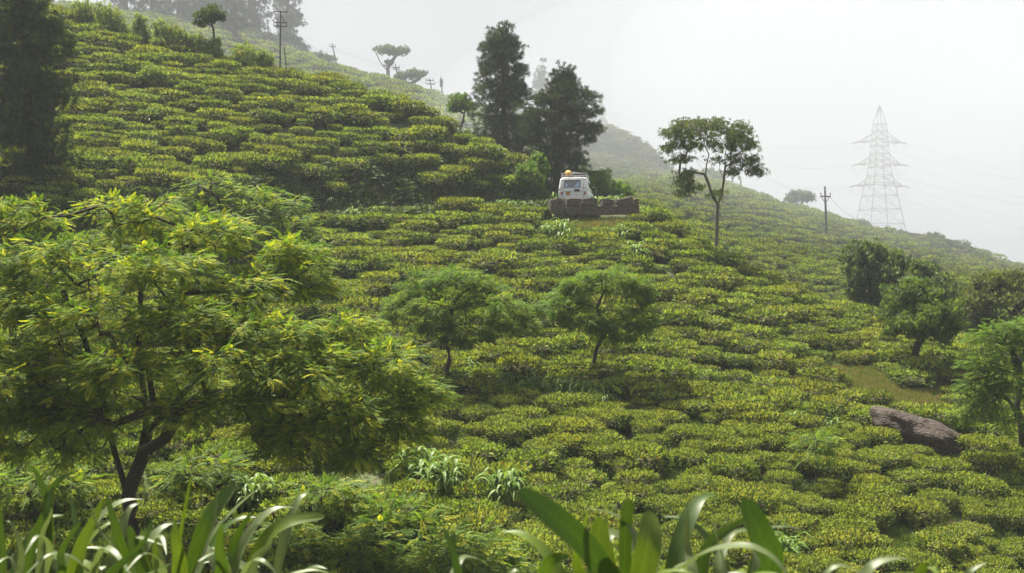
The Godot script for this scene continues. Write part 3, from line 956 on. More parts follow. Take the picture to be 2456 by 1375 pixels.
	# the tall umbrella tree on the crest
	tree("umbrella_tree", "tall tree with a forked pale trunk and a flat wide crown on the crest", "tree", "", {
		"trunk": [Vector3(10.41, 2.03, -54.5), Vector3(10.43, 2.71, -54.5), Vector3(10.45, 3.56, -54.5), Vector3(10.5, 4.2, -54.5)],
		"forks": [[Vector3(10.5, 4.15, -54.5), Vector3(10.16, 4.73, -54.5), Vector3(10.05, 5.27, -54.6), Vector3(9.83, 5.74, -54.6), Vector3(9.61, 6.25, -54.8), Vector3(9.37, 6.7, -55)], [Vector3(10.5, 4.2, -54.5), Vector3(10.69, 4.71, -54.3), Vector3(10.71, 5.34, -54.2), Vector3(10.78, 6.05, -54), Vector3(10.74, 6.64, -54), Vector3(10.88, 7.11, -54)],
			[Vector3(10.76, 5.44, -54.2), Vector3(11.24, 5.74, -54), Vector3(11.83, 5.95, -54)], [Vector3(9.88, 5.69, -54.6), Vector3(9.87, 6.18, -54.2), Vector3(9.94, 6.68, -54)], [Vector3(10.73, 5.4, -54.2), Vector3(10.62, 6.01, -54.6), Vector3(10.66, 6.59, -55)], [Vector3(9.83, 5.74, -54.6), Vector3(9.3, 5.86, -54.6), Vector3(8.98, 5.59, -54.6)]],
		"r": 0.09, "bare": 0.22, "lowest": 0.1, "arch": 0.05,
		"clumps": [[Vector3(9.18, 8.13, -54.5), Vector3(1.16, 0.38, 1.16), 44], [Vector3(10.67, 8.06, -54.5), Vector3(1.26, 0.38, 1.26), 46], [Vector3(8.33, 7.7, -54.5), Vector3(0.74, 0.34, 0.74), 22], [Vector3(11.73, 7.7, -54.5), Vector3(0.8, 0.38, 0.8), 26], [Vector3(9.6, 7.38, -54.5), Vector3(1.47, 0.38, 1.47), 36], [Vector3(11.3, 7.17, -54.5), Vector3(1.16, 0.34, 1.16), 26], [Vector3(12.15, 7.28, -54.5), Vector3(0.42, 0.29, 0.42), 10], [Vector3(8.44, 7.17, -54.5), Vector3(0.74, 0.25, 0.74), 14], [Vector3(8.75, 6.43, -54.5), Vector3(0.84, 0.21, 0.84), 14], [Vector3(7.9, 6.96, -54.5), Vector3(0.42, 0.17, 0.42), 5], [Vector3(11.83, 6.37, -54), Vector3(0.84, 0.29, 0.84), 22], [Vector3(12.36, 5.84, -54), Vector3(0.46, 0.21, 0.46), 12], [Vector3(11.41, 5.8, -54), Vector3(0.63, 0.21, 0.63), 10], [Vector3(8.88, 5.69, -54.6), Vector3(0.55, 0.38, 0.55), 16], [Vector3(8.77, 4.95, -54.6), Vector3(0.46, 0.34, 0.46), 14], [Vector3(9.2, 5.06, -54.6), Vector3(0.38, 0.25, 0.38), 8], [Vector3(10.44, 4.64, -54.2), Vector3(0.29, 0.25, 0.29), 7], [Vector3(10.71, 6.39, -54.2), Vector3(0.63, 0.25, 0.63), 8]],
		"sprig": rosette, "mat": mats.leaf, "size": 0.17, "each": 9, "spread": 0.42, "cols": [Color(0.06, 0.09, 0.025), Color(0.14, 0.18, 0.05), Color(0.24, 0.27, 0.06)], "young": 0.15, "bark": mats.pale_bark, "level": 0.5, "rise": 0.25, "flat": 0.5})
	# trees on the right
	tree("shade_tree", "bright green feathery tree cut by the photo's edge beside the dark boulder", "tree", "", {
		"trunk": [on(Vector2(15.55, -32.5).x, Vector2(15.55, -32.5).y), Vector3(15.39, -4.06, -32.3), Vector3(15, -3.4, -32), Vector3(14.53, -2.94, -31.8)],
		"forks": [[Vector3(15.12, -3.71, -32), Vector3(14.44, -3.11, -31.6), Vector3(14.02, -2.79, -31.5)], [Vector3(15.12, -3.71, -32), Vector3(15.25, -2.9, -32), Vector3(14.83, -2, -31.6), Vector3(14.64, -1.69, -31.5)]], "r": 0.1, "bare": 0.4,
		"clumps": [[Vector3(14.64, -1.2, -31.5), Vector3(0.85, 0.3, 0.85), 34], [Vector3(14.02, -1.57, -31.5), Vector3(0.54, 0.3, 0.54), 20], [Vector3(14.88, -1.87, -31.5), Vector3(0.73, 0.36, 0.73), 22], [Vector3(13.77, -2.34, -31.2), Vector3(0.6, 0.34, 0.6), 26], [Vector3(14.41, -2.57, -31), Vector3(0.85, 0.34, 0.85), 26], [Vector3(13.65, -3.01, -31.2), Vector3(0.6, 0.3, 0.6), 22], [Vector3(13.49, -3.64, -31.4), Vector3(0.48, 0.27, 0.48), 16], [Vector3(14.16, -3.29, -31), Vector3(0.73, 0.34, 0.73), 20], [Vector3(14.55, -3.94, -31.3), Vector3(0.73, 0.27, 0.73), 14], [Vector3(16.12, -1.9, -32), Vector3(0.73, 0.85, 0.73), 30], [Vector3(16.12, -3.4, -32), Vector3(0.73, 0.6, 0.73), 24]],
		"sprig": feather, "mat": mats.leaf, "size": 0.26, "each": 12, "spread": 0.3, "cols": mg, "young": 0.3, "fall": 0.15, "level": 0.45, "rise": 0.2})
	tree("broadleaf_tree", "green broadleaf tree with a short leaning trunk beyond the grassy patch", "tree", "trees in the hollow on the right", {
		"trunk": [Vector3(15.44, -2.65, -41), Vector3(15.55, -2.25, -41), Vector3(15.74, -1.93, -41), Vector3(15.7, -1.56, -41)], "forks": [[Vector3(15.73, -1.96, -41), Vector3(15.98, -1.72, -41), Vector3(16.18, -1.48, -41)]], "r": 0.13, "bare": 0.5,
		"clumps": [[Vector3(15.56, -0.28, -41.5), Vector3(0.96, 0.48, 0.96), 26], [Vector3(14.92, -0.77, -41.5), Vector3(0.64, 0.48, 0.64), 18], [Vector3(16.18, -0.84, -41), Vector3(0.96, 0.45, 0.96), 28], [Vector3(15.35, -1.14, -40.5), Vector3(1.2, 0.45, 1.2), 34], [Vector3(16.66, -1.4, -41), Vector3(0.64, 0.38, 0.64), 18], [Vector3(14.74, -1.4, -41), Vector3(0.48, 0.35, 0.48), 10], [Vector3(15.7, -1.62, -40.6), Vector3(0.96, 0.29, 0.96), 16], [Vector3(16.58, -1.8, -41), Vector3(0.45, 0.19, 0.45), 6]],
		"sprig": small_rosette, "mat": mats.leaf, "size": 0.3, "each": 12, "spread": 0.26, "cols": [Color(0.055, 0.1, 0.022), Color(0.13, 0.2, 0.036), Color(0.26, 0.32, 0.05)], "young": 0.2})
	tree("broadleaf_tree", "tall hazy green tree standing in the hollow below the far tea hill", "tree", "trees in the hollow on the right", {
		"trunk": [Vector3(19.04, -6, -56), Vector3(19.04, -0.71, -56), Vector3(19.26, 0.38, -56)], "forks": [[Vector3(19.04, -0.71, -56), Vector3(18.38, 0.82, -56)]], "r": 0.2,
		"clumps": [[Vector3(18.49, 1.69, -56), Vector3(0.98, 0.52, 0.98), 26], [Vector3(19.47, 1.36, -56), Vector3(0.98, 0.52, 0.98), 26], [Vector3(18.16, 0.82, -56), Vector3(0.87, 0.65, 0.87), 22], [Vector3(19.52, 0.38, -55.5), Vector3(1.31, 0.65, 1.31), 34], [Vector3(18.82, -0.27, -56), Vector3(1.31, 0.65, 1.31), 26], [Vector3(20.93, 0.61, -57), Vector3(0.76, 0.65, 0.76), 18], [Vector3(18.6, -1.15, -56), Vector3(1.2, 0.55, 1.2), 16]],
		"sprig": small_rosette, "mat": mats.leaf, "size": 0.42, "each": 9, "spread": 0.42, "cols": [Color(0.05, 0.085, 0.028), Color(0.115, 0.165, 0.05), Color(0.2, 0.25, 0.06)], "young": 0.08})
	tree("broadleaf_tree", "dark green rounded tree directly behind the short leaning one", "tree", "trees in the hollow on the right", {
		"trunk": [Vector3(20.78, -6, -54), Vector3(20.78, -0.89, -54), Vector3(20.78, -0.26, -54)], "r": 0.18,
		"clumps": [[Vector3(20.95, 0.7, -55), Vector3(0.95, 0.51, 0.95), 22], [Vector3(21.52, -0.05, -54), Vector3(0.95, 0.55, 0.95), 22], [Vector3(19.67, -0.26, -53), Vector3(1.16, 0.63, 1.16), 26], [Vector3(22.15, -0.89, -54), Vector3(0.74, 0.55, 0.74), 16], [Vector3(22.57, -1.63, -54), Vector3(0.84, 0.63, 0.84), 14]],
		"sprig": small_rosette, "mat": mats.leaf, "size": 0.4, "each": 9, "spread": 0.4, "cols": [Color(0.05, 0.085, 0.028), Color(0.115, 0.165, 0.05), Color(0.2, 0.25, 0.06)], "young": 0.05})
	tree("broadleaf_tree", "olive green spreading tree with bare branches showing at the right edge of the hollow", "tree", "trees in the hollow on the right", {
		"trunk": [Vector3(23.63, -6.5, -50), Vector3(23.53, -1.41, -50), Vector3(22.85, -0.73, -50)], "forks": [[Vector3(23.53, -1.41, -50), Vector3(24.02, -0.24, -50)]], "r": 0.2,
		"clumps": [[Vector3(22.26, 0.15, -50), Vector3(0.78, 0.39, 0.78), 22], [Vector3(23.43, 0.24, -50), Vector3(0.97, 0.43, 0.97), 26], [Vector3(21.87, -0.54, -50), Vector3(0.78, 0.43, 0.78), 20], [Vector3(23, -0.63, -49.5), Vector3(1.17, 0.47, 1.17), 24], [Vector3(21.68, -1.32, -50), Vector3(0.88, 0.47, 0.88), 20], [Vector3(22.62, -1.69, -49.5), Vector3(1.17, 0.58, 1.17), 24], [Vector3(24.8, -0.24, -50), Vector3(0.97, 1.17, 0.97), 30], [Vector3(21.68, -2, -50), Vector3(0.78, 0.47, 0.78), 10]],
		"sprig": small_rosette, "mat": mats.leaf, "size": 0.33, "each": 9, "spread": 0.34, "cols": [Color(0.07, 0.1, 0.025), Color(0.15, 0.17, 0.045), Color(0.2, 0.23, 0.05)]})
	tree("sapling", "thin young sapling with a wispy crown below the dark boulder", "sapling", "", {
		"trunk": [on(Vector2(8.4, -29.5).x, Vector2(8.4, -29.5).y), Vector3(8.33, -4.54, -29.3), Vector3(8.38, -4.26, -29.3)], "r": 0.03, "bare": 0.45,
		"clumps": [[Vector3(8.3, -4.12, -29.3), Vector3(0.45, 0.2, 0.45), 12], [Vector3(8.62, -4.35, -29.2), Vector3(0.28, 0.23, 0.28), 8], [Vector3(8.05, -4.53, -29.2), Vector3(0.23, 0.16, 0.23), 4], [Vector3(8.67, -4.64, -29.2), Vector3(0.14, 0.11, 0.14), 3]],
		"sprig": feather, "mat": mats.leaf, "size": 0.3, "each": 5, "spread": 0.22, "cols": yg, "young": 0.2})
	for b in [[Vector3(-1.07, -5.39, -21.5), Vector3(1.06, 0.49, 1.06), "low feathery shrub with yellow-green leaves at the foot of the near slope", 60, 2.4], [Vector3(-2.98, -5.51, -22), Vector3(0.94, 0.39, 0.94), "low feathery shrub right of the large tree's trunk", 36, 1.5], [Vector3(-4.65, -5.4, -22.6), Vector3(0.86, 0.39, 0.86), "feathery shrub under the large tree's right branches, beside the maize leaves", 36, 1.5], [Vector3(-2.47, -5.13, -23.6), Vector3(0.9, 0.4, 0.9), "feathery yellow-tipped shrub just above the lowest one at the slope's foot", 40, 1.5], [Vector3(-4.2, -4.77, -24.6), Vector3(0.84, 0.33, 0.84), "feathery shrub shaded by the large tree's lowest right branches", 26, 1.3], [Vector3(-10.9, -4.41, -25), Vector3(1.17, 0.39, 1.17), "dark feathery shrub left of the large tree's trunk", 36, 1.4], [Vector3(-7.52, -4.47, -26.5), Vector3(0.91, 0.35, 0.91), "leafy shrub in the shade right behind the large tree's fork", 24, 1.3]]:
		var foot := on(b[0].x, b[0].z)
		tree("feathery_shrub", b[2], "shrub", "shrubs at the foot of the slope", {"trunk": [foot, foot.lerp(b[0], 0.6)], "forks": [[foot, foot.lerp(b[0] + Vector3(0.5, 0, 0.2), 0.7)], [foot, foot.lerp(b[0] + Vector3(-0.5, 0, 0.2), 0.7)]], "r": 0.05, "bare": 0.0, "lowest": 0.0,
			"clumps": [[b[0], b[1], b[3]], [b[0] + Vector3(b[1].x * 0.6, -b[1].y * 0.5, 0.2), b[1] * 0.6, b[3] / 3], [b[0] + Vector3(-b[1].x * 0.6, -b[1].y * 0.5, 0.2), b[1] * 0.6, b[3] / 3]],
			"sprig": feather, "mat": mats.leaf, "size": 0.32, "each": 8, "spread": 0.26, "cols": yg, "young": 0.4, "fall": 0.1, "level": 0.5, "rise": 0.2})

	# conifers
	conifer("tall dark conifer with a ragged double top behind the crest of the upper slope", Vector3(-0.41, 9.71, -81), Vector3(-0.73, 19.18, -81), 0.3, [[0.02, 2.20, 2.68], [0.12, 2.42, 2.81], [0.25, 2.64, 3.05], [0.37, 2.75, 2.56], [0.49, 2.75, 2.01], [0.6, 2.20, 1.71], [0.7, 1.93, 1.59], [0.79, 1.65, 1.40], [0.87, 1.26, 1.16], [0.94, 0.94, 0.92], [1.0, 0.55, 0.61]], 81, needles, cg, 600, 0)
	conifer("dense dark conifer with a crooked leaning top behind the white car", Vector3(3.07, 6.62, -73), Vector3(3.53, 14.61, -73), 0.34, [[0.06, 1.50, 1.50], [0.16, 2.00, 1.92], [0.27, 2.19, 1.92], [0.38, 1.88, 1.92], [0.48, 1.88, 2.10], [0.6, 2.62, 2.52], [0.71, 2.62, 2.40], [0.8, 1.62, 2.10], [0.88, 1.06, 1.56], [0.95, 0.62, 0.84], [1.0, 0.38, 0.36]], 73, needles, cg, 700, 0)
	conifer("tall feathery conifer with hanging foliage at the photo's left edge", Vector3(-22.42, 4.24, -50), Vector3(-22.96, 15.16, -50), 0.2, [[0.02, 0.6, 1.0], [0.12, 1.2, 1.25], [0.25, 1.52, 1.6], [0.38, 1.56, 1.95], [0.5, 1.48, 2.18], [0.62, 1.4, 1.79], [0.75, 1.29, 1.44], [0.88, 1.17, 1.21], [1, 0.78, 0.78]], 50, hanging, [Color(0.03, 0.055, 0.014), Color(0.085, 0.12, 0.026), Color(0.08, 0.095, 0.025)], 560, 1)
	conifer("pale misty conifer spire between the two dark conifers", Vector3(5.46, 27.88, -200), Vector3(5.54, 41.13, -200), 0.4, [[0.1, 2.2, 2.2], [0.4, 1.9, 1.9], [0.65, 1.5, 1.5], [0.85, 0.95, 0.95], [1, 0.3, 0.3]], 200, needles, cg, 260, 0, "misty conifers behind the scrub hill")
	conifer("faint misty conifer with a thin spire, right of the dark pair", Vector3(25.26, 41.23, -300), Vector3(25.15, 52.11, -300), 0.5, [[0.1, 2.11, 2.11], [0.45, 1.75, 1.75], [0.75, 1.05, 1.05], [1, 0.35, 0.35]], 300, needles, cg, 220, 0, "misty conifers behind the scrub hill")
	conifer("faintest misty conifer hidden half behind the dark conifer's right side", Vector3(23.2, 42.6, -310), Vector3(23.69, 52.63, -310), 0.5, [[0.1, 1.93, 1.93], [0.5, 1.45, 1.45], [1, 0.36, 0.36]], 310, needles, cg, 200, 0, "misty conifers behind the scrub hill")
	for q in [
		["grey misty conifer farthest left on the upper ridge", Vector2(-74.17, -205), 66.9, 5.99],
		["dark misty conifer next to the farthest left one, filling the top edge", Vector2(-67.96, -202), 66.7, 5.51],
		["broad grey misty conifer left of the lone small tree", Vector2(-64.09, -206), 68.9, 6.02],
		["grey misty conifer standing directly behind the lone small tree", Vector2(-59.44, -208), 69.5, 5.35],
		["broad misty conifer right of the lone small tree", Vector2(-55.1, -210), 70.2, 5.08],
		["pale misty conifer left of the bright gap in the trees", Vector2(-51.73, -214), 70.7, 3.50],
		["paler misty conifer behind, above the widest crest shrubs", Vector2(-68.25, -225), 76.1, 6.14],
		["narrow misty conifer whose dark foot shows between the crest shrubs", Vector2(-49.33, -190), 52.4, 2.52],
		["misty conifer right of the bright gap, behind the crossarm pole", Vector2(-44.89, -214), 67.4, 2.50]]:
		var at := Vector3(q[1].x, ridge_slope.h(q[1].x, q[1].y), q[1].y)
		var w: float = q[3]
		conifer(q[0], at, Vector3(at.x, q[2], at.z), 0.5, [[0.02, w * 0.8, w * 0.8], [0.2, w, w], [0.45, w, w], [0.7, w * 0.8, w * 0.8], [1.0, w * 0.5, w * 0.5]] if w > 2.8 else [[0.3, w * 0.87, w * 1.13], [0.45, w * 1.13, w], [0.6, w, w], [0.8, w * 0.8, w * 0.87], [1.0, w * 0.67, w * 0.67]], -at.z, needles, cg, 240, 0, "misty conifers on the upper ridge")

	# small trees and shrubs
	tree("small_tree", "lone small dark green tree on the crest of the upper slope", "tree", "", {"trunk": [on(Vector2(-20.32, -73).x, Vector2(-20.32, -73).y), Vector3(-20.38, 17.57, -73), Vector3(-20.58, 18.09, -73)], "forks": [[Vector3(-20.41, 17.69, -73), Vector3(-20.86, 18, -73)]], "r": 0.08, "bare": 0.5,
		"clumps": [[Vector3(-20.58, 18.77, -73), Vector3(0.68, 0.4, 0.68), 22], [Vector3(-21.15, 18.48, -73), Vector3(0.46, 0.26, 0.46), 10], [Vector3(-19.98, 18.54, -73), Vector3(0.4, 0.26, 0.4), 10], [Vector3(-21.15, 18.03, -73), Vector3(0.46, 0.14, 0.46), 7], [Vector3(-20.58, 18.37, -73), Vector3(0.74, 0.26, 0.74), 12]], "sprig": small_rosette, "mat": mats.leaf, "size": 0.3, "each": 8, "spread": 0.25, "cols": dg})
	for q in [["flat topped misty tree with a bare forked trunk on the ridge", [Vector3(-23.16, 37.4, -198), Vector3(-23, 40.1, -198), Vector3(-23.24, 41.11, -198)], [[Vector3(-23.16, 39.95, -198), Vector3(-24.39, 41.49, -198), Vector3(-25.16, 43.19, -198), Vector3(-25.86, 44.42, -198)], [Vector3(-23.08, 40.33, -198), Vector3(-22.39, 41.65, -198), Vector3(-21.46, 42.73, -198)]], [[Vector3(-23.39, 43.73, -198), Vector3(2.16, 0.39, 2.16), 26], [Vector3(-20.69, 43.58, -198), Vector3(1.7, 0.39, 1.7), 20], [Vector3(-22.85, 41.49, -198), Vector3(0.39, 0.39, 0.39), 4]]],
		["low flat topped misty tree between two leaning poles", [Vector3(-18.11, 35.37, -192), Vector3(-18.19, 36.64, -192), Vector3(-17.82, 37.24, -192)], [[Vector3(-18.19, 36.49, -192), Vector3(-19.69, 37.16, -192)], [Vector3(-18.19, 36.49, -192), Vector3(-16.69, 37.39, -192)]], [[Vector3(-19.69, 37.91, -192), Vector3(1.65, 0.3, 1.65), 16], [Vector3(-17.07, 38.14, -192), Vector3(1.8, 0.45, 1.8), 20]]],
		["faint flat topped misty tree left of the leaning pole", [Vector3(-35.23, 41.56, -204), Vector3(-35.79, 42.75, -204)], [[Vector3(-35.39, 41.95, -204), Vector3(-34.84, 43.15, -204)]], [[Vector3(-36.27, 43.7, -204), Vector3(1.91, 0.4, 1.91), 14], [Vector3(-34.68, 43.54, -204), Vector3(0.8, 0.32, 0.8), 5]]],
		["bare thin misty tree in the bright gap between the conifers", [Vector3(-48.2, 47.15, -215), Vector3(-48.28, 49.24, -215), Vector3(-49.29, 50.92, -215)], [[Vector3(-48.2, 48.83, -215), Vector3(-47.44, 50.08, -215), Vector3(-47.61, 51.09, -215)], [Vector3(-48.62, 49.92, -215), Vector3(-49.29, 51.76, -215)]], [[Vector3(-48.87, 50.75, -215), Vector3(1.01, 0.67, 1.01), 10]]],
		["dark spreading misty tree at the conifers' foot, beside the crossarm pole", [Vector3(-44.05, 46.74, -212), Vector3(-44.14, 47.73, -212), Vector3(-43.64, 48.97, -212)], [[Vector3(-44.47, 47.07, -212), Vector3(-44.63, 48.56, -212)]], [[Vector3(-44.88, 49.38, -212), Vector3(1.98, 0.99, 1.98), 30], [Vector3(-42.81, 48.72, -212), Vector3(1.65, 0.83, 1.65), 24], [Vector3(-41.57, 47.24, -212), Vector3(1.16, 0.58, 1.16), 12], [Vector3(-44.47, 51.04, -212), Vector3(1.82, 1.16, 1.82), 22]]]]:
		tree("ridge_tree", q[0], "tree", "trees on the misty ridge", {"trunk": q[1], "forks": q[2], "r": 0.34, "bare": 0.4, "clumps": q[3], "sprig": small_rosette, "mat": mats.leaf, "size": 0.75, "each": 7 if not q[0].begins_with("bare") else 1, "spread": 0.8, "cols": dg, "bark": mats.pale_bark, "flat": 0.4})
	tree("ridge_tree", "small misty umbrella tree on the far tea hill, left of the double crossarm pole", "tree", "", {"trunk": [Vector3(32.77, 8.82, -122), Vector3(32.82, 9.3, -122), Vector3(32.72, 9.68, -122)], "forks": [[Vector3(32.82, 9.2, -122), Vector3(33.2, 9.73, -122)]], "r": 0.13, "clumps": [[Vector3(32.82, 10.44, -122), Vector3(1.14, 0.29, 1.14), 30], [Vector3(33.63, 10.06, -122), Vector3(0.67, 0.29, 0.67), 14], [Vector3(32.11, 9.96, -122), Vector3(0.67, 0.19, 0.67), 10]], "sprig": small_rosette, "mat": mats.leaf, "size": 0.5, "each": 8, "spread": 0.45, "cols": dg, "flat": 0.5})
	tree("ridge_tree", "hazy round tree seen through the umbrella tree's fork, on the far ridge", "tree", "", {"trunk": [Vector3(24.39, 13.15, -132), Vector3(24.39, 13.56, -132)], "r": 0.2, "clumps": [[Vector3(24.19, 13.66, -132), Vector3(1.34, 0.62, 1.34), 34], [Vector3(24.91, 13.25, -132), Vector3(0.72, 0.41, 0.72), 14]], "sprig": small_rosette, "mat": mats.leaf, "size": 0.6, "each": 8, "spread": 0.5, "cols": dg, "flat": 0.6})
	var shrubs := [[Vector3(-26.75, 17.67, -72), 0.58, 0.63, "leftmost pale shrub pair on the crest"],[Vector3(-27.31, 18.18, -72), 0.53, 0.53, "small pale shrub behind the leftmost pair on the crest"],[Vector3(-29, 18.46, -72), 0.58, 0.47, "pale shrub on the crest nearest the left edge"],[Vector3(-25.07, 17.33, -72), 0.35, 0.52, "slim pale shrub left of the wide crest shrubs"],[Vector3(-23.66, 16.91, -72), 0.63, 0.58, "wide pale shrub on the crest, left of the lone tree"],[Vector3(-22.91, 16.77, -72), 0.57, 0.52, "pale shrub right beside the widest crest shrub"],[Vector3(-22.12, 16.15, -72), 0.31, 0.46, "slim upright pale shrub below the lone tree"],[Vector3(-21.28, 16.15, -72), 0.4, 0.51, "pale shrub with reddish tips below the lone tree"],[Vector3(-20.72, 15.82, -72), 0.39, 0.36, "low pale shrub below the lone tree"],[Vector3(-19.96, 15.87, -72), 0.25, 0.48, "narrow upright pale shrub right of the lone tree's trunk"],[Vector3(-17.92, 15.32, -71.5), 0.67, 0.61, "wide yellow-green shrub left of the crossarm pole"],[Vector3(-16.5, 14.82, -71), 0.39, 0.42, "rounded green shrub nearest the crossarm pole"],[Vector3(-21.95, 12.61, -65), 0.46, 0.46, "pale wispy shrub standing among tea rows of the upper slope"],[Vector3(-28.18, 15.44, -68), 0.24, 0.34, "thin pale shrub beside the left conifer"],[Vector3(-23.42, 15.76, -71), 0.28, 0.39, "thin pale shrub in the tea under the crest"]]
	for q in shrubs:
		var foot := on(q[0].x, q[0].z)
		var top: Vector3 = q[0] + Vector3(0, 0.3, 0)
		tree("crest_shrub", q[3], "shrub", "pale shrubs along the crest of the upper slope", {"trunk": [foot, foot.lerp(top, 0.7)], "r": 0.05, "bare": 0.2, "lowest": 0.1, "clumps": [[top, Vector3(q[1] * 1.25, q[2] * 1.15, q[1] * 1.25), 40], [foot.lerp(top, 0.62) + Vector3(q[1] * 0.3, 0, 0), Vector3(q[1] * 1.3, q[2] * 0.9, q[1] * 1.2), 30]],
			"sprig": small_rosette, "mat": mats.leaf, "size": 0.24, "each": 7, "spread": 0.22, "cols": [Color(0.13, 0.19, 0.04), Color(0.27, 0.34, 0.07), Color(0.42, 0.32, 0.1)], "young": 0.12, "flat": 1.0})
	for q in [[Vector3(5.46, 6.75, -70), 1.23, 0.87, "bright green roadside tree right of the white car"],[Vector3(7.13, 6.71, -74), 0.87, 0.4, "low round bush right of the roadside tree, under the scrub hill"],[Vector3(5.08, 7.77, -78), 0.91, 0.91, "dim green tree between the dark conifer and the roadside tree"],[Vector3(1.41, 7.24, -63.5), 0.35, 0.5, "rounded bush hanging over the bank's corner"],[Vector3(0.9, 6.5, -62.3), 0.49, 0.58, "tall grassy bush on the bank's corner left of the car"],[Vector3(-4.32, 15.53, -90), 0.77, 0.56, "hazy bush at the left foot of the tall double-topped conifer"]]:
		var c: Vector3 = q[0]
		var foot := Vector3(c.x, minf(ground(c.x, c.z), c.y - 0.5), c.z)
		tree("roadside_bush", q[3], "bush", "", {"trunk": [foot, foot.lerp(c, 0.6)], "r": 0.09, "bare": 0.1, "lowest": 0.1, "clumps": [[c, Vector3(q[1], q[2], q[1]), 44], [c + Vector3(q[1] * 0.8, -q[2] * 0.6, 0.2), Vector3(q[1], q[2], q[1]) * 0.6, 18], [c + Vector3(-q[1] * 0.6, -q[2] * 0.7, 0.2), Vector3(q[1], q[2], q[1]) * 0.6, 16]],
			"sprig": small_rosette, "mat": mats.leaf, "size": 0.34, "each": 8, "spread": 0.32, "cols": mg, "flat": 0.8})
	for q in [[Vector3(44.19, 5.04, -112), 0.7, 0.39, "dark round bush on the far hill's skyline above the trees"],[Vector3(45.57, 2.57, -104), 0.81, 0.28, "dark bush in the notch on the far hill's right shoulder"],[Vector3(38.88, 6.84, -119), 0.65, 0.23, "low bush at the pylon's left foot"],[Vector3(45.97, 3.92, -110), 1.12, 0.51, "broad dark bush on the rounded end of the far hill"],[Vector3(29.38, 10.49, -126), 0.49, 0.25, "small misty bush on the far hill's skyline"],[Vector3(42.23, 5.45, -115), 0.54, 0.27, "pale bush at the pylon's right foot"]]:
		var c: Vector3 = q[0]
		var foot := Vector3(c.x, minf(far_slope.h(c.x, c.z), c.y - 0.3), c.z)
		tree("skyline_bush", q[3], "bush", "bushes on the far hill's skyline", {"trunk": [foot, foot.lerp(c, 0.6)], "r": 0.07, "bare": 0.1, "lowest": 0.1, "clumps": [[c, Vector3(q[1], q[2], q[1]), 26]], "sprig": small_rosette, "mat": mats.leaf, "size": 0.5, "each": 7, "spread": 0.4, "cols": dg})


# a straight trunk with short drooping boughs, ragged in outline; rows: [height 0..1, reach to the left, reach to the right] in metres
func conifer(label: String, foot: Vector3, top: Vector3, r: float, rows: Array, d: float, sprig: Mesh, cols: Array, tips: int, hang: int, group := "") -> void:
	if d < 90.0: foot = Vector3(foot.x, minf(ground(foot.x, foot.z), foot.y), foot.z)
	var clumps := []
	var area := 0.0
	for q in rows: area += (q[1] + q[2]) * 0.5
	var tall := top.y - foot.y
	var mean := tall / rows.size()
	for k in rows.size():
		var q: Array = rows[k]
		var c := foot.lerp(top, q[0])
		var n := int(tips * (q[1] + q[2]) * 0.5 / area)
		var ry := mean * 0.6
		var parts := 8 if d < 90.0 else 4
		for b in parts:
			var a := TAU * b / parts + rng.randf()
			var reach: float = lerpf(q[1], q[2], (cos(a) + 1.0) * 0.5)
			var far := rng.randf_range(0.3, 0.8)
			clumps.append([c + Vector3(cos(a) * reach * far, rng.randf_range(-0.5, 0.5) * ry * 1.4, sin(a) * reach * far), Vector3(reach * (1.0 - far) * 1.3 + 0.15, ry * rng.randf_range(0.45, 0.95), reach * (1.0 - far) * 1.3 + 0.15), maxi(1, n / parts)])
	var big := clampf(tall * 0.045, 0.42, 1.6)
	tree("conifer", label, "conifer", group, {"trunk": [foot, foot.lerp(top, 0.35), foot.lerp(top, 0.7), top], "r": r, "bare": 0.1, "lowest": 0.0, "arch": -0.04, "clumps": clumps, "sprig": sprig, "mat": mats.needle, "size": big, "each": 10, "spread": big * 0.75, "cols": cols, "flat": 0.7 if hang == 0 else 1.1, "level": 0.7, "fall": 0.05 if hang == 0 else 0.6, "rise": 0.15})



# ------------------------------------------------------------------ the car, the wall, the boulder
func make_road_things() -> void:
	make_car()
	make_wall()
	# the boulder
	var f := FastNoiseLite.new()
	f.seed = 9
	f.frequency = 0.5
	f.fractal_octaves = 4
	var b := MB.new()
	var nu := 56
	var nv := 34
	for q in nv + 1:
		var th := PI * q / nv
		for s in nu:
			var g := TAU * s / nu
			var u := Vector3(sin(th) * cos(g), cos(th), sin(th) * sin(g))
			var p := u * (1.0 + 0.22 * f.get_noise_3dv(u * 2.0) + 0.07 * f.get_noise_3dv(u * 7.0))
			# a whaleback: blunt on the high side, long and low towards the fall of the slope
			p.y = signf(p.y) * pow(absf(p.y), 0.85)
			b.v.append(Vector3(p.x * 1.72, p.y * (0.6 - 0.12 * p.x), p.z * 1.1)); b.c.append(Color.WHITE)
	for q in nv:
		for s in nu:
			var o := q * nu + s
			var o1 := q * nu + (s + 1) % nu
			b.i.append_array([o, o1, o + nu, o1, o1 + nu, o + nu])
	var st := SurfaceTool.new()
	st.create_from(b.mesh(), 0)
	st.generate_normals()
	var at: Vector3 = Vector3(12.94, -4.77, -33.6)
	var rock := put("boulder", st.commit(), mats.rock, self, Transform3D(Basis(Vector3(0, 0, 1), -0.37) * Basis(Vector3.UP, -0.25), at))
	tag(rock, "dark brown rounded boulder with pale streaks lying among the tea", "boulder")


func ring(y: float, w: float, z0: float, z1: float, r: float) -> PackedVector3Array:
	var out := PackedVector3Array()
	for q in [[w - r, z1 - r, 0.0], [-w + r, z1 - r, 0.5 * PI], [-w + r, z0 + r, PI], [w - r, z0 + r, 1.5 * PI]]:
		for k in 4:
			var g: float = q[2] + k * PI / 6.0
			out.append(Vector3(q[0] + cos(g) * r, y, q[1] + sin(g) * r))
	out.reverse()
	return out


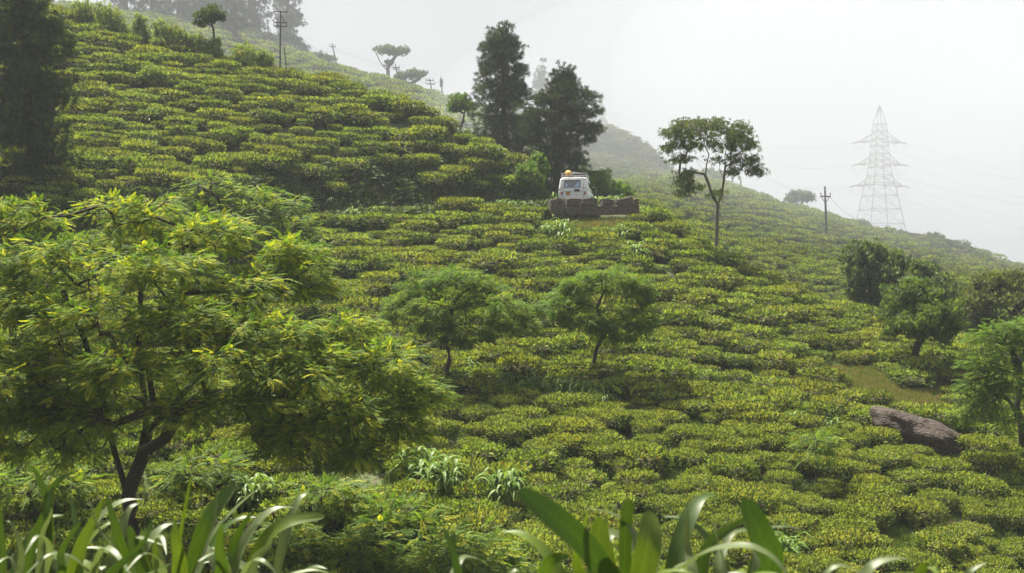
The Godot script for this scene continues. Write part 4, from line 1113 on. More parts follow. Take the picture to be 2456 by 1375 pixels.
func smooth(b: MB) -> Mesh:
	var st := SurfaceTool.new()
	st.create_from(b.flat(), 0)
	st.generate_normals()
	return st.commit()


func box_part(called: String, parent: Node3D, at: Vector3, size: Vector3, mat: Material, ch := 0.008, turn := Vector3.ZERO) -> MeshInstance3D:
	var b := MB.new()
	b.box(Transform3D(Basis.from_euler(turn), Vector3.ZERO), size, ch)
	return put(called, b.flat(), mat, parent, Transform3D(Basis(), at))


func make_car() -> void:
	var paint := plain_mat("white_paint", lin(0.62, 0.63, 0.64), 0.3)
	paint.clearcoat_enabled = true
	paint.clearcoat = 0.5
	var roofp := plain_mat("white_roof", lin(0.68, 0.68, 0.68), 0.35)
	var black := plain_mat("black_rubber", lin(0.015, 0.015, 0.016), 0.7)
	var dark := plain_mat("painted_cabin_shade", lin(0.012, 0.014, 0.018), 0.8)  # near-black plates behind the glass, cabin shade painted in
	var glass := plain_mat("window_glass", Color(0.75, 0.8, 0.85, 0.12), 0.05)
	glass.transparency = BaseMaterial3D.TRANSPARENCY_ALPHA
	var red := plain_mat("red_lens", lin(0.16, 0.012, 0.01), 0.25)
	var chrome := plain_mat("bright_metal", lin(0.5, 0.5, 0.5), 0.35, 0.8)
	var base: Vector3 = Vector3(3.45, 4.19, -60)
	base.y = ground(base.x, base.z + 0.8) + 0.05
	var car := thing("jeep", "white boxy jeep with a loaded roof rack seen from behind at the bend", "car", base, -0.15)
	var b := MB.new()
	b.loft([ring(0.42, 0.72, -3.6, 0.0, 0.1), ring(0.5, 0.82, -3.65, 0.02, 0.12), ring(0.95, 0.855, -3.68, 0.03, 0.12), ring(1.1, 0.855, -3.66, 0.03, 0.12), ring(1.16, 0.84, -3.6, 0.02, 0.14)])
	put("body", smooth(b), paint, car)
	b = MB.new()
	b.loft([ring(1.12, 0.845, -2.5, 0.02, 0.12), ring(1.3, 0.845, -2.45, 0.02, 0.12), ring(1.34, 0.825, -2.4, 0.01, 0.12), ring(1.7, 0.785, -2.15, -0.03, 0.13), ring(1.8, 0.765, -2.1, -0.05, 0.15), ring(1.89, 0.68, -2.02, -0.12, 0.18), ring(1.93, 0.5, -1.9, -0.3, 0.2), ring(1.945, 0.2, -1.5, -0.8, 0.15)])
	put("cabin", smooth(b), roofp, car)
	# rear door with its window
	var door := box_part("rear_door", car, Vector3(0, 0.98, 0.035), Vector3(1.12, 0.62, 0.02), paint, 0.006)
	box_part("door_handle", door, Vector3(0.2, 0.16, 0.02), Vector3(0.3, 0.13, 0.04), black, 0.01)
	box_part("keyhole", door, Vector3(0.17, -0.1, 0.012), Vector3(0.05, 0.04, 0.02), black, 0.004)
	for x in [-0.568, 0.568]: box_part("door_seam", car, Vector3(x, 1.1, 0.03), Vector3(0.012, 0.9, 0.012), black, 0.002)
	box_part("waist_seam", car, Vector3(0, 1.315, 0.022), Vector3(1.5, 0.012, 0.012), black, 0.002)
	box_part("lower_seam", car, Vector3(0, 1.08, 0.047), Vector3(1.1, 0.01, 0.008), black, 0.002)
	box_part("roof_seam", car, Vector3(0, 1.735, -0.03), Vector3(1.42, 0.014, 0.012), black, 0.002)
	var win := box_part("rear_window", car, Vector3(-0.06, 1.515, -0.002), Vector3(0.86, 0.38, 0.03), dark, 0.01, Vector3(-0.1, 0, 0))
	for q in [[Vector3(0, 0.195, 0.02), Vector3(0.9, 0.03, 0.035)], [Vector3(0, -0.195, 0.02), Vector3(0.9, 0.03, 0.035)], [Vector3(-0.435, 0, 0.02), Vector3(0.03, 0.36, 0.034)], [Vector3(0.435, 0, 0.02), Vector3(0.03, 0.36, 0.034)]]:
		box_part("window_frame", win, q[0], q[1], black, 0.006, Vector3(-0.1, 0, 0))
	var cloth := plain_mat("pale_blue_curtain", lin(0.3, 0.42, 0.75), 0.9)
	for q in [[[Vector2(-0.41, 0.1), Vector2(-0.36, 0.06), Vector2(-0.2, -0.17), Vector2(-0.41, -0.17)]], [[Vector2(0.41, 0.14), Vector2(0.41, -0.17), Vector2(0.02, -0.17), Vector2(0.2, -0.03), Vector2(0.3, 0.1)]]]:
		var cb := MB.new()
		var r0 := PackedVector3Array()
		var r1 := PackedVector3Array()
		for p in q[0]:
			r0.append(Vector3(p.x, p.y, 0.018 - p.y * 0.1)); r1.append(Vector3(p.x, p.y, 0.022 - p.y * 0.1))
		cb.loft([r0, r1])
		put("curtain", cb.flat(), cloth, win)
	box_part("pane", win, Vector3(0, 0, 0.031), Vector3(0.84, 0.36, 0.004), glass, 0.001, Vector3(-0.1, 0, 0))
	for s in [-1.0, 1.0]:
		var lamp := box_part("tail_light", car, Vector3(0.655 * s, 0.99, 0.045), Vector3(0.09, 0.2, 0.03), red, 0.01)
		box_part("reflector", lamp, Vector3(0, -0.06, 0.017), Vector3(0.07, 0.05, 0.006), plain_mat("amber_lens", lin(0.4, 0.14, 0.02), 0.3), 0.002)
		for z in [-0.75, -1.7]:
			var sw := box_part("side_window", car, Vector3(0.806 * s, 1.52, z), Vector3(0.03, 0.34, 0.8), dark, 0.01, Vector3(0, 0, 0.1 * s))
			box_part("pane", sw, Vector3(0.017 * s, 0, 0), Vector3(0.004, 0.32, 0.78), glass, 0.001, Vector3(0, 0, 0.1 * s))
		box_part("mirror", car, Vector3(0.98 * s, 1.38, -2.0), Vector3(0.16, 0.2, 0.06), black, 0.02)
		for z in [-0.75, -2.95]:
			var wheel := Node3D.new()
			wheel.name = "wheel"
			car.add_child(wheel, true)
			wheel.position = Vector3(0.7 * s, 0.36, z)
			var tb := MB.new()
			var pts := PackedVector3Array()
			var rr := PackedFloat32Array()
			for q in [[-0.1, 0.2], [-0.1, 0.33], [-0.07, 0.36], [0.07, 0.36], [0.1, 0.33], [0.1, 0.2]]: pts.append(Vector3(q[0], 0, 0)); rr.append(q[1])
			for k in pts.size(): pts[k].x += k * 0.0005
			tb.tube(pts, rr, 20)
			put("tyre", tb.flat(), black, wheel)
			tb = MB.new()
			tb.tube(PackedVector3Array([Vector3(-0.108, 0, 0), Vector3(0.112, 0, 0)]), PackedFloat32Array([0.19, 0.19]), 16)
			put("rim", tb.flat(), chrome, wheel)
	var plate := box_part("number_plate", car, Vector3(-0.3, 0.955, 0.055), Vector3(0.24, 0.17, 0.01), plain_mat("orange_plate", lin(0.62, 0.27, 0.05), 0.5), 0.003)
	for k in 2:
		for c in 4: box_part("plate_character", plate, Vector3(-0.08 + c * 0.052, 0.035 - k * 0.07, 0.006), Vector3(0.026, 0.042, 0.004), black, 0.001)
	box_part("plate_hood", car, Vector3(-0.3, 1.06, 0.06), Vector3(0.26, 0.03, 0.04), black, 0.006)
	box_part("bumper", car, Vector3(0, 0.56, 0.07), Vector3(1.6, 0.14, 0.08), black, 0.02)
	for q in [-0.25, 0.25]: box_part("marker_light", car, Vector3(q, 1.77, -0.035), Vector3(0.06, 0.03, 0.03), plain_mat("green_lens", lin(0.03, 0.14, 0.08), 0.3), 0.006)
	# roof rack
	var rack := Node3D.new()
	rack.name = "roof_rack"
	car.add_child(rack)
	var rb := MB.new()
	for y in [2.0, 2.13]:
		for s in [-0.7, 0.7]: rb.bar(Vector3(s, y, -0.2), Vector3(s, y, -1.95), 0.016, 6)
		for z in [-0.2, -1.95]: rb.bar(Vector3(-0.7, y, z), Vector3(0.7, y, z), 0.016, 6)
	for s in [-0.7, 0.7]:
		for z in [-0.2, -0.8, -1.4, -1.95]: rb.bar(Vector3(s, 1.86, z), Vector3(s, 2.14, z), 0.014, 6)
	put("rail", rb.flat(), chrome, rack)
	for k in 6: box_part("slat", rack, Vector3(0, 2.0, -0.35 - k * 0.3), Vector3(1.4, 0.02, 0.08), black, 0.004)
	# the load
	var sack := lumpy(Vector3(0.2, 0.17, 0.3), 4)
	tag(put("orange_sack", sack, plain_mat("orange_cloth", lin(0.72, 0.34, 0.06), 0.75), self, Transform3D(Basis(), base + Vector3(-0.26, 2.16, -0.6))), "orange sack on the jeep's roof rack", "sack")
	tag(put("dark_bundle", lumpy(Vector3(0.38, 0.11, 0.5), 5), plain_mat("dark_tarpaulin", lin(0.03, 0.03, 0.035), 0.7), self, Transform3D(Basis(), base + Vector3(0.28, 2.11, -0.9))), "dark bundle lying beside the orange sack on the roof rack", "bundle")
	tag(put("blue_bag", lumpy(Vector3(0.12, 0.1, 0.2), 6), plain_mat("dark_blue_cloth", lin(0.025, 0.05, 0.1), 0.7), self, Transform3D(Basis(), base + Vector3(0.1, 2.23, -1.35))), "small dark blue bag on top of the roof load", "bag")


func lumpy(r: Vector3, sd: int) -> Mesh:
	var f := FastNoiseLite.new()
	f.seed = sd
	f.frequency = 1.2
	var b := MB.new()
	var rings := []
	for q in range(1, 10):
		var th := PI * q / 10.0
		var rr := PackedVector3Array()
		for s in 16:
			var g := -TAU * s / 16.0
			var u := Vector3(sin(th) * cos(g), -cos(th), sin(th) * sin(g))
			rr.append(u * r * (1.0 + 0.25 * f.get_noise_3dv(u)))
		rings.append(rr)
	b.loft(rings)
	return smooth(b)


func stone_block(called: String, parent: Node3D, a: Vector3, e: Vector3, tall: float, deep: float, cut := 0.03) -> void:
	# a weathered block from a to e along the wall (their y is its foot)
	var f := FastNoiseLite.new()
	f.seed = rng.randi_range(1, 999)
	f.frequency = 1.4
	var along := (e - a) * Vector3(1, 0, 1)
	var len := along.length()
	var n := maxi(3, int(len / 0.18))
	var side := along.normalized().cross(Vector3.UP)
	var b := MB.new()
	var rings := []
	for k in n + 1:
		var t := float(k) / n
		var c := a.lerp(e, t)
		var endy := minf(minf(t, 1.0 - t) * len / 0.07, 1.0)
		var r := PackedVector3Array()
		for q in [[-1, 0], [-1, 0.5], [-1, 0.92], [-0.8, 1.0], [0.8, 1.0], [1, 0.92], [1, 0.5], [1, 0.0]]:
			var y: float = q[1] * tall * (1.0 - 0.1 * (1.0 - endy))
			var p: Vector3 = c + side * q[0] * deep * 0.5 * (0.94 + 0.06 * endy) + Vector3(0, y, 0)
			p += Vector3(f.get_noise_3dv(p * 2.0), f.get_noise_3dv(p * 2.0 + Vector3(9, 0, 0)) * float(q[1]), f.get_noise_3dv(p * 2.0 + Vector3(0, 9, 0))) * 0.07
			r.append(p)
		rings.append(r)
	b.loft(rings)
	put(called, b.flat(), mats.wall, parent)


func make_wall() -> void:
	var wall := thing("parapet_wall", "old dark stone parapet wall with gaps on the road's outer edge below the jeep", "wall", Vector3.ZERO)
	stone_block("pier", wall, Vector3(2.02, 3.67, -56.9), Vector3(2.76, 3.71, -57.1), 1.02, 0.5)
	for q in [[Vector3(2.85, 4.33, -57.1), Vector3(3.64, 4.34, -57.3), 0.38], [Vector3(3.69, 4.36, -57.3), Vector3(4.54, 4.39, -57.6), 0.37], [Vector3(4.81, 4.4, -57.7), Vector3(5.46, 4.41, -57.9), 0.34], [Vector3(5.67, 4.41, -57.9), Vector3(6.09, 4.44, -58.1), 0.34], [Vector3(6.12, 4.45, -58.1), Vector3(6.49, 4.48, -58.2), 0.41], [Vector3(6.56, 4.46, -58.2), Vector3(6.82, 4.44, -58.3), 0.34]]:
		stone_block("parapet_block", wall, q[0], q[1], q[2], 0.42)
	stone_block("plinth", wall, Vector3(2.81, 3.78, -57.15), Vector3(6.88, 3.95, -58.4), 0.52, 0.5)


# ------------------------------------------------------------------ poles, pylon and wires
func make_lines() -> void:
	pylon()
	var p1 := pole("tall slim pole with three crossarms on the crest of the upper slope", Vector3(-18.68, 16.68, -86), Vector3(-18.61, 22.21, -86), 0.075, [[0.02, 0.55], [0.18, 0.55], [0.235, 0.55]], true)
	pole("thin leaning prop pole right of the three-crossarm pole", Vector3(-18.88, 17.46, -90), Vector3(-19.19, 20.19, -90), 0.06, [])
	var p2 := pole("leaning pole with one short crossarm, left of the tall flat topped tree", Vector3(-32.69, 39.37, -203), Vector3(-34.19, 46.18, -203), 0.16, [[0.1, 0.55]])
	var p3 := pole("leaning pole with a crossarm just right of the tall flat topped tree", Vector3(-20.48, 35.88, -196), Vector3(-21.4, 40.77, -196), 0.16, [[0.13, 0.7], [0.2, 0.55]])
	pole("short pole with two crossarms hidden against the flat topped tree's trunk", Vector3(-23.39, 37.23, -200), Vector3(-23.78, 39.73, -200), 0.13, [[0.1, 0.7], [0.35, 0.7]])
	var p4 := pole("small pole with two crossarms right of the low flat topped tree", Vector3(-13.85, 32.95, -188), Vector3(-14.51, 36.61, -188), 0.14, [[0.1, 0.7], [0.28, 0.8]])
	var p5 := pole("straight pole with a box on top, the last pole on the ridge before the conifers", Vector3(-11.9, 31.92, -185), Vector3(-12.33, 36.31, -185), 0.14, [], false, true)
	var p6 := pole("dark pole with a V braced crossarm standing in the far tea rows", Vector3(29.47, 4.11, -100), Vector3(29.28, 9.06, -100), 0.13, [[0.13, 0.52]], false, false, true)
	pole("left one of two short poles behind the umbrella tree's right branch", Vector3(28.87, 11.87, -140), Vector3(28.87, 14.27, -140), 0.16, [])
	pole("right one of two short poles behind the umbrella tree's right branch", Vector3(29.96, 11.6, -140), Vector3(29.96, 14.05, -140), 0.16, [])
	for q in [[p1, p2], [p2, p3], [p3, p4], [p4, p5]]:
		for s in [-0.5, 0.5]: wire("thin line between the poles on the misty ridge", q[0] + Vector3(s, -0.9, 0), q[1] + Vector3(s, -0.9, 0), 0.012 * q[0].distance_to(q[1]), 0.014, "lines between the ridge poles")
	wire("thin line from the V braced pole to the left", p6 + Vector3(-0.5, -0.7, 0), Vector3(33.45, 16.81, -150), 0.5, 0.014, "lines of the V braced pole")
	wire("thin line from the V braced pole down to the right", p6 + Vector3(0.5, -0.7, 0), Vector3(38.28, 7.48, -118), 0.4, 0.014, "lines of the V braced pole")


func wire(label: String, a: Vector3, e: Vector3, sag: float, r: float, group: String) -> void:
	var b := MB.new()
	var pts := PackedVector3Array()
	var rr := PackedFloat32Array()
	for k in 17:
		var t := k / 16.0
		pts.append(a.lerp(e, t) - Vector3(0, 4.0 * sag * t * (1.0 - t), 0)); rr.append(r)
	b.tube(pts, rr, 4)
	tag(put("power_line", b.flat(), mats.wire), label, "power line", group)


func pole(label: String, foot: Vector3, top: Vector3, r: float, arms: Array, brace := false, box := false, vee := false) -> Vector3:
	var o := thing("utility_pole", label, "utility pole", foot)
	var d := top - foot
	var b := MB.new()
	b.tube(PackedVector3Array([Vector3(0, -1.5, 0), d * 0.5, d]), PackedFloat32Array([r, r * 0.85, r * 0.62]), 8)
	put("post", b.mesh(), mats.dark_steel, o)
	var u := d.normalized()
	var across := Vector3(0.95, 0, -0.25).normalized()
	var ends := []
	for q in arms:
		var c: Vector3 = d - u * d.length() * q[0] + Vector3(0, 0, r)
		var ab := MB.new()
		ab.box(Transform3D(Basis(across, u, across.cross(u)), c), Vector3(q[1] * 2.0, r * 1.0, r * 0.9), 0.005)
		var arm := put("crossarm", ab.flat(), mats.dark_steel, o)
		ends.append(c + across * q[1])
		for s in ([-0.95, 0.95] if not brace else [-0.95, -0.4, 0.4, 0.95]):
			var ib := MB.new()
			var p: Vector3 = c + across * q[1] * s
			ib.tube(PackedVector3Array([p, p + u * r * 1.4, p + u * r * 1.5, p + u * r * 2.6]), PackedFloat32Array([r * 0.25, r * 0.25, r * 0.6, r * 0.4]), 6)
			put("insulator", ib.flat(), mats.insulator, arm)
	if brace:
		var bb := MB.new()
		bb.bar(d - u * 0.3, ends[ends.size() - 1], 0.025)
		put("diagonal_stay", bb.flat(), mats.dark_steel, o)
	if vee:
		for s in [-1.0, 1.0]:
			var bb := MB.new()
			bb.bar(d - u * d.length() * 0.26, d - u * d.length() * 0.14 + across * s * 0.42, 0.035)
			put("brace", bb.flat(), mats.dark_steel, o)
		var ib := MB.new()
		ib.tube(PackedVector3Array([d, d + u * 0.06, d + u * 0.1, d + u * 0.3]), PackedFloat32Array([0.05, 0.05, 0.13, 0.08]), 6)
		put("insulator", ib.flat(), mats.insulator, o)
	if box:
		box_part("fuse_box", o, d - u * 1.1, Vector3(0.55, 1.3, 0.5), mats.dark_steel, 0.04)
	return top


func pylon() -> void:
	var foot: Vector3 = Vector3(79.09, 10.36, -230)
	foot.y = far_slope.h(foot.x, foot.z)
	var top_y: float = Vector3(79.09, 38.96, -230).y - foot.y
	var o := thing("pylon", "tall grey lattice pylon with three pairs of arms fading into the mist", "pylon", foot, 0.12)
	# (height, half width), from the ground to the peak
	var lv := []
	for q in [[-1.0, 4.4], [3.4, 3.7], [6.6, 3.2], [9.6, 2.7], [12.2, 2.25], [13.9, 1.95], [15.8, 1.7], [17.2, 1.6], [18.6, 1.5], [20.3, 1.38], [21.8, 1.28], [23.4, 1.2], [25.0, 1.05], [top_y, 0.08]]: lv.append(Vector2(q[0], q[1]))
	var corner := func(k: int, c: int) -> Vector3:
		return Vector3(lv[k].y * [1.0, 1.0, -1.0, -1.0][c], lv[k].x, lv[k].y * [1.0, -1.0, -1.0, 1.0][c])
	for c in 4:
		var b := MB.new()
		for k in lv.size() - 1: b.bar(corner.call(k, c), corner.call(k + 1, c), 0.1 if k < 8 else 0.07)
		put("leg", b.flat(), mats.steel, o)
	for k in lv.size() - 1:
		var b := MB.new()
		for c in 4:
			var e := (c + 1) % 4
			b.bar(corner.call(k, c), corner.call(k + 1, e), 0.05)
			b.bar(corner.call(k, e), corner.call(k + 1, c), 0.05)
			if k > 0: b.bar(corner.call(k, c), corner.call(k, e), 0.075)
		put("lattice_panel", b.flat(), mats.steel, o)
	for q in [[11.8, 5.15, 1.9], [16.4, 4.75, 1.8], [21.2, 4.65, 1.8]]:
		for s in [-1.0, 1.0]:
			var w: float = 1.6 if q[0] < 20.0 else 1.25
			var tip := Vector3(q[1] * s, q[0], 0)
			var b := MB.new()
			for z in [-w, w]:
				b.bar(Vector3(w * s, q[0], z), tip, 0.085)
				b.bar(Vector3(w * s, q[0] + q[2], z), tip, 0.075)
				for t in [0.3, 0.6]:
					b.bar(Vector3(w * s, q[0], z).lerp(tip, t), Vector3(w * s, q[0] + q[2], z).lerp(tip, t), 0.05)
			b.bar(Vector3(w * s, q[0], -w), Vector3(w * s, q[0], w), 0.07)
			put("cross_arm", b.flat(), mats.steel, o)
			for e in [-1.0, 1.0]:
				var ib := MB.new()
				var a := tip - Vector3(0, 0.1, 0)
				var z := a + Vector3(1.25 * e, -0.28, 0.6 * e)
				var pts := PackedVector3Array()
				var rr := PackedFloat32Array()
				for k in 13:
					pts.append(a.lerp(z, k / 12.0)); rr.append(0.05 if k == 0 or k == 12 else (0.24 if k % 2 else 0.13))
				ib.tube(pts, rr, 8)
				put("insulator", ib.flat(), mats.insulator, o)
				var here: Vector3 = o.transform * z
				if e < 0.0: wire("faint line from the pylon's arm to the left", here, Vector3(19.09, 38.52, -255) + Vector3(s * 3.0, q[0] * 0.72 - 9.0, 0), 5.0, 0.022, "lines from the pylon to the left")
				else: wire("faint line from the pylon's arm falling to the right", here, Vector3(100.7, 5.12, -150) + Vector3(s * 3.0, q[0] * 0.8 - 9.0, 0), 2.5, 0.022, "lines from the pylon to the right")
			var jb := MB.new()
			var jp := PackedVector3Array()
			var jr := PackedFloat32Array()
			for k in 11:
				var t := k / 10.0
				jp.append(tip + Vector3(lerpf(-1.25, 1.25, t), -0.38 - 1.9 * sin(t * PI), lerpf(-0.6, 0.6, t))); jr.append(0.035)
			jb.tube(jp, jr, 4)
			put("jumper_loop", jb.flat(), mats.wire, o)


# ------------------------------------------------------------------ grass, weeds and scrub
func mist_bank(at: Vector3, size: Vector3, density: float) -> void:
	var f := FogVolume.new()
	f.shape = RenderingServer.FOG_VOLUME_SHAPE_ELLIPSOID
	f.size = size
	var m := FogMaterial.new()
	m.density = density
	m.albedo = Color(0.9, 0.93, 0.97)
	f.material = m
	f.name = numbered("mist")
	f.position = at
	add_child(f)
	f.set_meta("kind", "stuff")


func make_undergrowth() -> void:
	var tuft := MB.new()
	for k in 16:
		var d := Vector3(rng.randf_range(-0.6, 0.6), 1, rng.randf_range(-0.6, 0.6)).normalized()
		var g := rng.randf_range(0.7, 1.25)
		tuft.leaf(ball() * Vector3(0.25, 0, 0.25), d, ball() + Vector3(0, 0, 0.4), rng.randf_range(0.5, 1.0), 0.06, Color(g, g, g), 0.1)
	var grass := tuft.flat()
	var weed := sprig_broad(12, 0.6, 0.2)
	# short grass in the lanes and clearings of the tea
	var places := []
	var cols := []
	while places.size() < 15000:
		var z := -rng.randf_range(17.5, 44.0)
		var x := z * rng.randf_range(-0.5, 0.5)
		var open := not clear_spot(x, z)
		if not open and rng.randf() < 0.45: continue
		if Vector2(x, z).distance_to(Vector2(13.14, -33.8)) < 1.6: continue
		places.append(Transform3D(Basis(Vector3.UP, rng.randf() * TAU).scaled(Vector3.ONE * rng.randf_range(0.16, 0.34)), on(x, z)))
		var dry := rng.randf() < (0.5 if Vector2(x, z).distance_to(Vector2(13.39, -38.5)) < 3.2 else 0.1)
		cols.append(Color(0.2, 0.17, 0.06) if dry else Color(0.08, 0.14, 0.02).lerp(Color(0.13, 0.2, 0.03), rng.randf()))
	for q in keep_out:
		for k in int(q.z * q.z * 380.0):
			var a := rng.randf() * TAU
			var rr: float = q.z * sqrt(rng.randf())
			var x: float = q.x + cos(a) * rr
			var z: float = q.y + sin(a) * rr
			places.append(Transform3D(Basis(Vector3.UP, rng.randf() * TAU).scaled(Vector3.ONE * rng.randf_range(0.16, 0.34)), on(x, z)))
			var dry := rng.randf() < (0.6 if Vector2(x, z).distance_to(Vector2(13.39, -38.5)) < 3.2 else 0.06)
			cols.append(Color(0.22, 0.18, 0.06) if dry else Color(0.09, 0.16, 0.02).lerp(Color(0.14, 0.21, 0.03), rng.randf()))
	tag(scatter("grass", grass, mats.grass, places, cols), "short green grass growing in the lanes between the tea bushes", "grass", "", "stuff")
	# the earth bank above the road: dry grass, creepers and weeds
	places = []
	cols = []
	var wp := []
	var wc := []
	var patch := FastNoiseLite.new()
	patch.seed = 3
	patch.frequency = 0.25
	for k in 110000:
		var z := -rng.randf_range(44.0, 70.0)
		var x := rng.randf_range(-26.0, 4.5)
		var r := road_at(x, z)
		if absf(r.x) < 1.45 or r.x > 6.5 or r.x < -2.9: continue
		var y := ground(x, z)
		if r.x > 3.0 and y > slope_up.h(x, z) - 0.05: continue
		var p := patch.get_noise_2d(x * 1.5 + y * 2.0, z)
		var at := Transform3D(Basis(Vector3(1, 0, 0.2).normalized(), rng.randf_range(0.2, 0.9)) * Basis(Vector3.UP, rng.randf() * TAU), Vector3(x, y, z))
		if p > 0.42 and rng.randf() < 0.75: continue
		if rng.randf() < 0.4 - 0.5 * p:
			wp.append(at.scaled_local(Vector3.ONE * rng.randf_range(0.3, 0.85)))
			wc.append(Color(0.05, 0.09, 0.02).lerp(Color(0.15, 0.22, 0.04), rng.randf()))
		else:
			places.append(at.scaled_local(Vector3.ONE * rng.randf_range(0.25, 0.55)))
			cols.append(Color(0.24, 0.18, 0.06).lerp(Color(0.08, 0.12, 0.025), clampf(rng.randf() - p * 1.5, 0.0, 1.0)))
	# rank grass against the foot of the parapet
	for k in 420:
		var p: Vector3 = (Vector3(2.07, 3.7, -56.6)).lerp(Vector3(7.16, 3.96, -57.9), rng.randf()) + Vector3(rng.randf_range(-0.2, 0.2), 0, rng.randf_range(-0.2, 1.6))
		places.append(Transform3D(Basis(Vector3.UP, rng.randf() * TAU).scaled(Vector3.ONE * rng.randf_range(0.25, 0.6)), on(p.x, p.z)))
		cols.append(Color(0.26, 0.2, 0.07).lerp(Color(0.1, 0.16, 0.03), rng.randf()))
	tag(scatter("bank_grass", grass, mats.grass, places, cols), "dry and green grass hanging on the earth bank above the road", "grass", "", "stuff")
	tag(scatter("bank_weeds", weed, mats.leaf, wp, wc), "leafy weeds on the earth bank above the road", "weeds", "", "stuff")
	# scrub on the hill behind the conifers, on the far shoulder and along the ridges
	var bush := sprig_broad(40, 0.5, 0.2)
	places = []
	cols = []
	for k in 5200:
		var x := rng.randf_range(-4.0, 24.0)
		var z := -rng.randf_range(112.0, 168.0)
		var y := scrub_slope.h(x, z)
		if y < 3.0: continue
		places.append(Transform3D(Basis(Vector3.UP, rng.randf() * TAU).scaled(Vector3(1, 0.9, 1) * rng.randf_range(0.6, 1.9)), Vector3(x, y + rng.randf() * 0.5, z)))
		var t := rng.randf()
		cols.append(Color(0.05, 0.075, 0.022).lerp(Color(0.12, 0.12, 0.045), t * t))
	for k in 700:
		var p: Vector2 = (Vector2(43.87, -114)).lerp(Vector2(45.29, -104), rng.randf()) + Vector2(rng.randf_range(-2.5, 2.5), rng.randf_range(-6.0, 5.0))
		places.append(Transform3D(Basis(Vector3.UP, rng.randf() * TAU).scaled(Vector3.ONE * rng.randf_range(0.4, 1.1)), Vector3(p.x, far_slope.h(p.x, p.y) + 0.2, p.y)))
		cols.append(Color(0.035, 0.06, 0.018).lerp(Color(0.09, 0.1, 0.035), rng.randf()))
	for k in 500:
		var z := -rng.randf_range(180.0, 232.0)
		var x := z * rng.randf_range(0.05, 0.27)
		places.append(Transform3D(Basis(Vector3.UP, rng.randf() * TAU).scaled(Vector3.ONE * rng.randf_range(0.5, 1.5)), Vector3(x, ridge_slope.h(x, z) + 0.3, z)))
		cols.append(Color(0.05, 0.08, 0.02).lerp(Color(0.1, 0.12, 0.03), rng.randf()))
	tag(scatter("scrub", bush, mats.leaf, places, cols), "dense scrub covering the misty hill behind the conifers", "scrub", "", "stuff")


# ------------------------------------------------------------------ maize
func maize_clump(stalks: int, tall: float) -> ArrayMesh:
	var b := MB.new()
	for k in stalks:
		var foot := ball() * Vector3(0.32, 0, 0.32)
		var h := tall * rng.randf_range(0.7, 1.0)
		var lean := Vector3(rng.randf_range(-0.15, 0.15), 1, rng.randf_range(-0.15, 0.15))
		b.tube(PackedVector3Array([foot, foot + lean * h * 0.6]), PackedFloat32Array([0.014, 0.009]), 4, Color(0.09, 0.14, 0.03))
		for j in 7:
			var a := rng.randf() * TAU
			var s := foot + lean * h * (0.12 + 0.075 * j)
			var d := Vector3(cos(a), 0, sin(a))
			var len := rng.randf_range(0.4, 0.62)
			var pts := PackedVector3Array()
			for q in 7:
				var t := q / 6.0
				pts.append(s + d * len * t * (0.5 + 0.4 * t) + Vector3(0, len * (1.05 * t - 0.95 * t * t * t), 0))
			b.ribbon(pts, rng.randf_range(0.05, 0.075), Vector3.UP, Color(0.1, 0.18, 0.035).lerp(Color(0.2, 0.3, 0.07), rng.randf()), 0.22, 0.05)
	return b.mesh()


